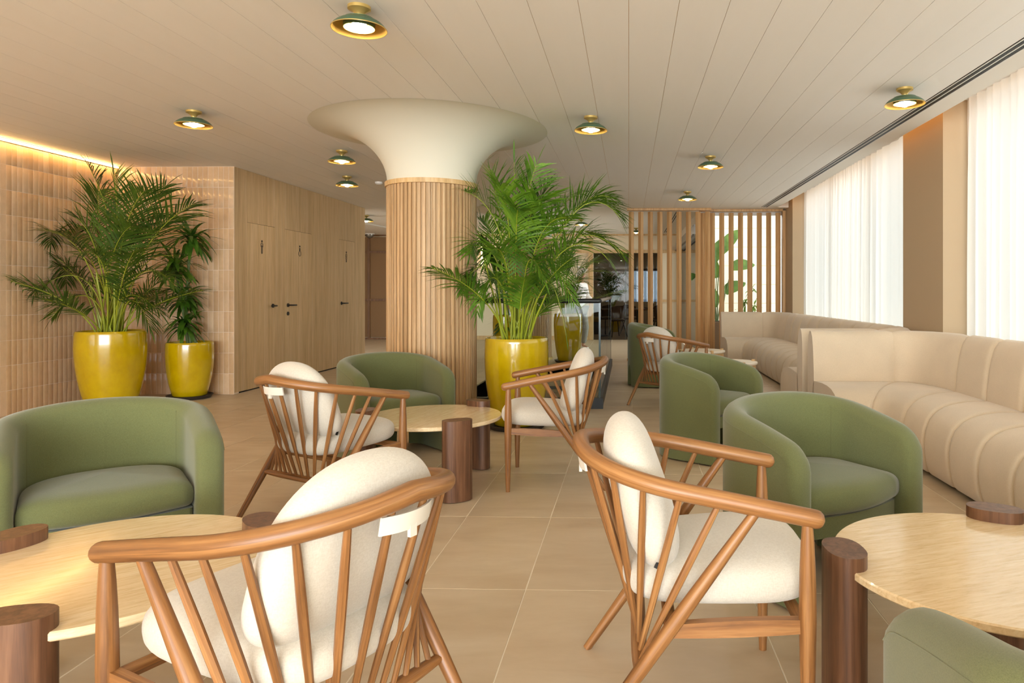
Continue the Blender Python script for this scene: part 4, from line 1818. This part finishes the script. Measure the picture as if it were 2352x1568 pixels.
dining_chair('dark dining chair in the restaurant left of the divider, seen through the smoked glass', (-.36, 19.05, 0), .5)
dining_chair('dark dining chair deeper in the restaurant beside the glass joint', (.1, 20.35, 0), -2.4)
dining_chair('dark dining chair in the restaurant between the first divider slats', (.78, 18.75, 0), 2.2)
dining_chair('dark dining chair in the restaurant below the sea window', (.95, 20.35, 0), 2.9)
dining_table('round restaurant table behind the smoked glass', (.25, 19.4, 0))
dining_table('round restaurant table near the sea window', (.9, 21.2, 0))
bench('brown and mustard banquette bench at the left of the restaurant', (-1.0, 20.3, 0), .9)
rnd = random.Random(21)
t = thing('restaurant_palm', 'shadowy palm standing inside the restaurant', 'plant', (-.5, 21.5, 0))
MB().lathe([(0, 0), (.2, 0), (.28, .4), (.27, .7), (.24, .7), (.24, .62), (0, .62)], 24).build('pot', 'yellow_glaze', t)
for k in range(16):
    a = 2 * pi * k / 16
    el = rnd.uniform(.4, 1.2)
    L = rnd.uniform(.8, 1.2)
    d = Vector((cos(a) * cos(el), sin(a) * cos(el), sin(el)))
    P0 = Vector((0, 0, .64))
    frond(t, P0, P0 + Vector((d.x * .3, d.y * .3, .8)) * L, P0 + Vector((d.x, d.y, d.z * .9 + .25)) * L, 'palm_leaf_dark', rnd, .3, 20)
rl = [c for c in bpy.data.objects if c.name.startswith('ceiling_lamp') and c.parent is None][0]
for k, (x, y, lab) in enumerate(((.02, 20.0, 'round lamp on the restaurant ceiling nearer the smoked glass'), (.18, 22.2, 'round lamp on the restaurant ceiling farther from the smoked glass'))):
    c = copy_tree(rl)
    c.location = (x, y, 2.62)
    tag(c, lab, 'lamp', 'restaurant ceiling lamps')

# ------------------------------------------------------------------ entrance glazing and terrace outside
EX = 1.30
dg = thing('door_4', 'glazed sliding entrance door with white post behind the left divider', 'door', (0, 0, 0))
dg['kind'] = 'structure'
MB().box(EX - .006, EX + .006, 12.95, 15.3, .02, 2.28).build('pane', 'clear_glass', dg, smooth=False)
MB().box(EX - .006, EX + .006, 15.36, BY, .02, 2.28).build('pane', 'clear_glass', dg, smooth=False)
MB().box(EX - .03, EX + .03, 12.88, 12.95, 0, CZ).build('post', 'white_plastic', dg, smooth=False)
MB().box(EX - .025, EX + .025, 15.3, 15.36, 0, 2.28).build('post', 'white_plastic', dg, smooth=False)
MB().box(EX - .10, EX + .06, 12.88, BY, 2.28, 2.46).build('operator_box', 'grey_metal', dg, smooth=False)
MB().box(EX - .11, EX - .10, 12.95, BY, 2.25, 2.29).build('guide_rail', 'black_metal', dg, smooth=False)
MB().box(EX - .02, EX + .04, 12.88, BY, 2.46, CZ).build('header_panel', 'plaster_white', dg, smooth=False)
t = thing('air_slot_diffuser', 'short double black air slot in the white ceiling behind the left divider', 'air vent', (.9, 15.0, CZ))
MB().box(-.05, .05, -2.2, 2.2, -.003, .002).build('frame', 'white_plastic', t, smooth=False)
for x in (-.03, .01):
    MB().box(x, x + .02, -2.2, 2.2, -.005, -.002).build('slot', 'black_plastic', t, smooth=False)

pn = thing('window_5', 'large terrace window pane behind the right slatted divider', 'window', (0, 12.72, 0))
pn['kind'] = 'structure'
MB().box(EX + .05, 2.79, -.006, .006, .05, 2.6).build('pane', 'clear_glass', pn, smooth=False)
MB().box(EX + .03, 2.79, -.03, .03, 2.6, CZ).build('head_frame', 'white_plastic', pn, smooth=False)
MB().box(EX + .03, 2.79, -.03, .03, 0, .05).build('sill_frame', 'white_plastic', pn, smooth=False)

mb = MB().box(3.3, 30, -20, 40, -.3, -.05).box(EX + .05, 3.3, 12.9, 17.7, -.3, -.02)
gr = mb.build('ground', 'terrace_ground', smooth=False)
struct(MB().box(-60, 60, 60, 400, -3, -2.5).build('ground_sea', 'sea', smooth=False), 'blue sea far beyond the restaurant windows', 'sea')
struct(gr, 'pale paved terrace outside the windows', 'ground')
mb = MB().box(1.42, 3.8, 17.6, 17.8, 0, 3.2)
wf = mb.build('wall_terrace', 'facade', smooth=False)
struct(wf, 'bright white outside wall seen through the right divider', 'wall')
fm = bevel_mesh('facade_panel', (.59, .02, .46), 'facade', .003, 1)
for i in range(4):
    for j in range(7):
        put('facade_panel', fm, wf, loc=(1.72 + .6 * i, 17.595, .23 + .47 * j))
t = thing('strelitzia_plant', 'broad-leaved strelitzia in a woven planter outside the right divider', 'plant', (1.86, 14.2, 0))
bevel_box('planter', (.42, .42, .62), 'wicker', t, (0, 0, .31), bev=.02)
MB().box(-.18, .18, -.18, .18, .60, .63).build('soil', 'soil', t, smooth=False)
rnd = random.Random(31)
for k, (dx, z, L, a) in enumerate(((-.05, 2.05, .6, 1.2), (.12, 2.25, .65, 1.0), (.05, 1.75, .6, 1.9), (.35, 1.95, .5, .3), (-.1, 1.6, .5, 2.5), (.2, 1.45, .5, .6), (.0, 1.15, .45, 1.7))):
    b = Vector((rnd.uniform(-.1, .1), rnd.uniform(-.1, .1), .6))
    dx -= .12
    e = Vector((dx, rnd.uniform(-.15, .15), z - .25))
    m = MB()
    m.tube([b, b.lerp(e, .5) + Vector((-.03, 0, 0)), e], [.014, .012, .009], 6, mi=1)
    blade(m, e, Vector((cos(a), rnd.uniform(-.2, .2), sin(a) * .9 + .3)), Vector((0, -1, .2)), L, .26, .7, 8)
    m.build('leaf', ['strelitzia_leaf', 'cane'], t, angle=180)
t = thing('terrace_shrub', 'low leafy shrub outside behind the middle of the right divider', 'plant', (2.45, 14.6, 0))
MB().lathe([(0, 0), (.14, 0), (.17, .3), (.15, .3), (0, .28)], 20).build('pot', 'facade', t)
for k in range(4):
    p = Vector((rnd.uniform(-.2, .2), rnd.uniform(-.1, .1), rnd.uniform(.7, 1.3)))
    MB().tube([(0, 0, .28), p], .008, 5).build('stem', 'cane', t)
    rosette(t, p, 16, .2, .05, rnd, 'strelitzia_leaf')
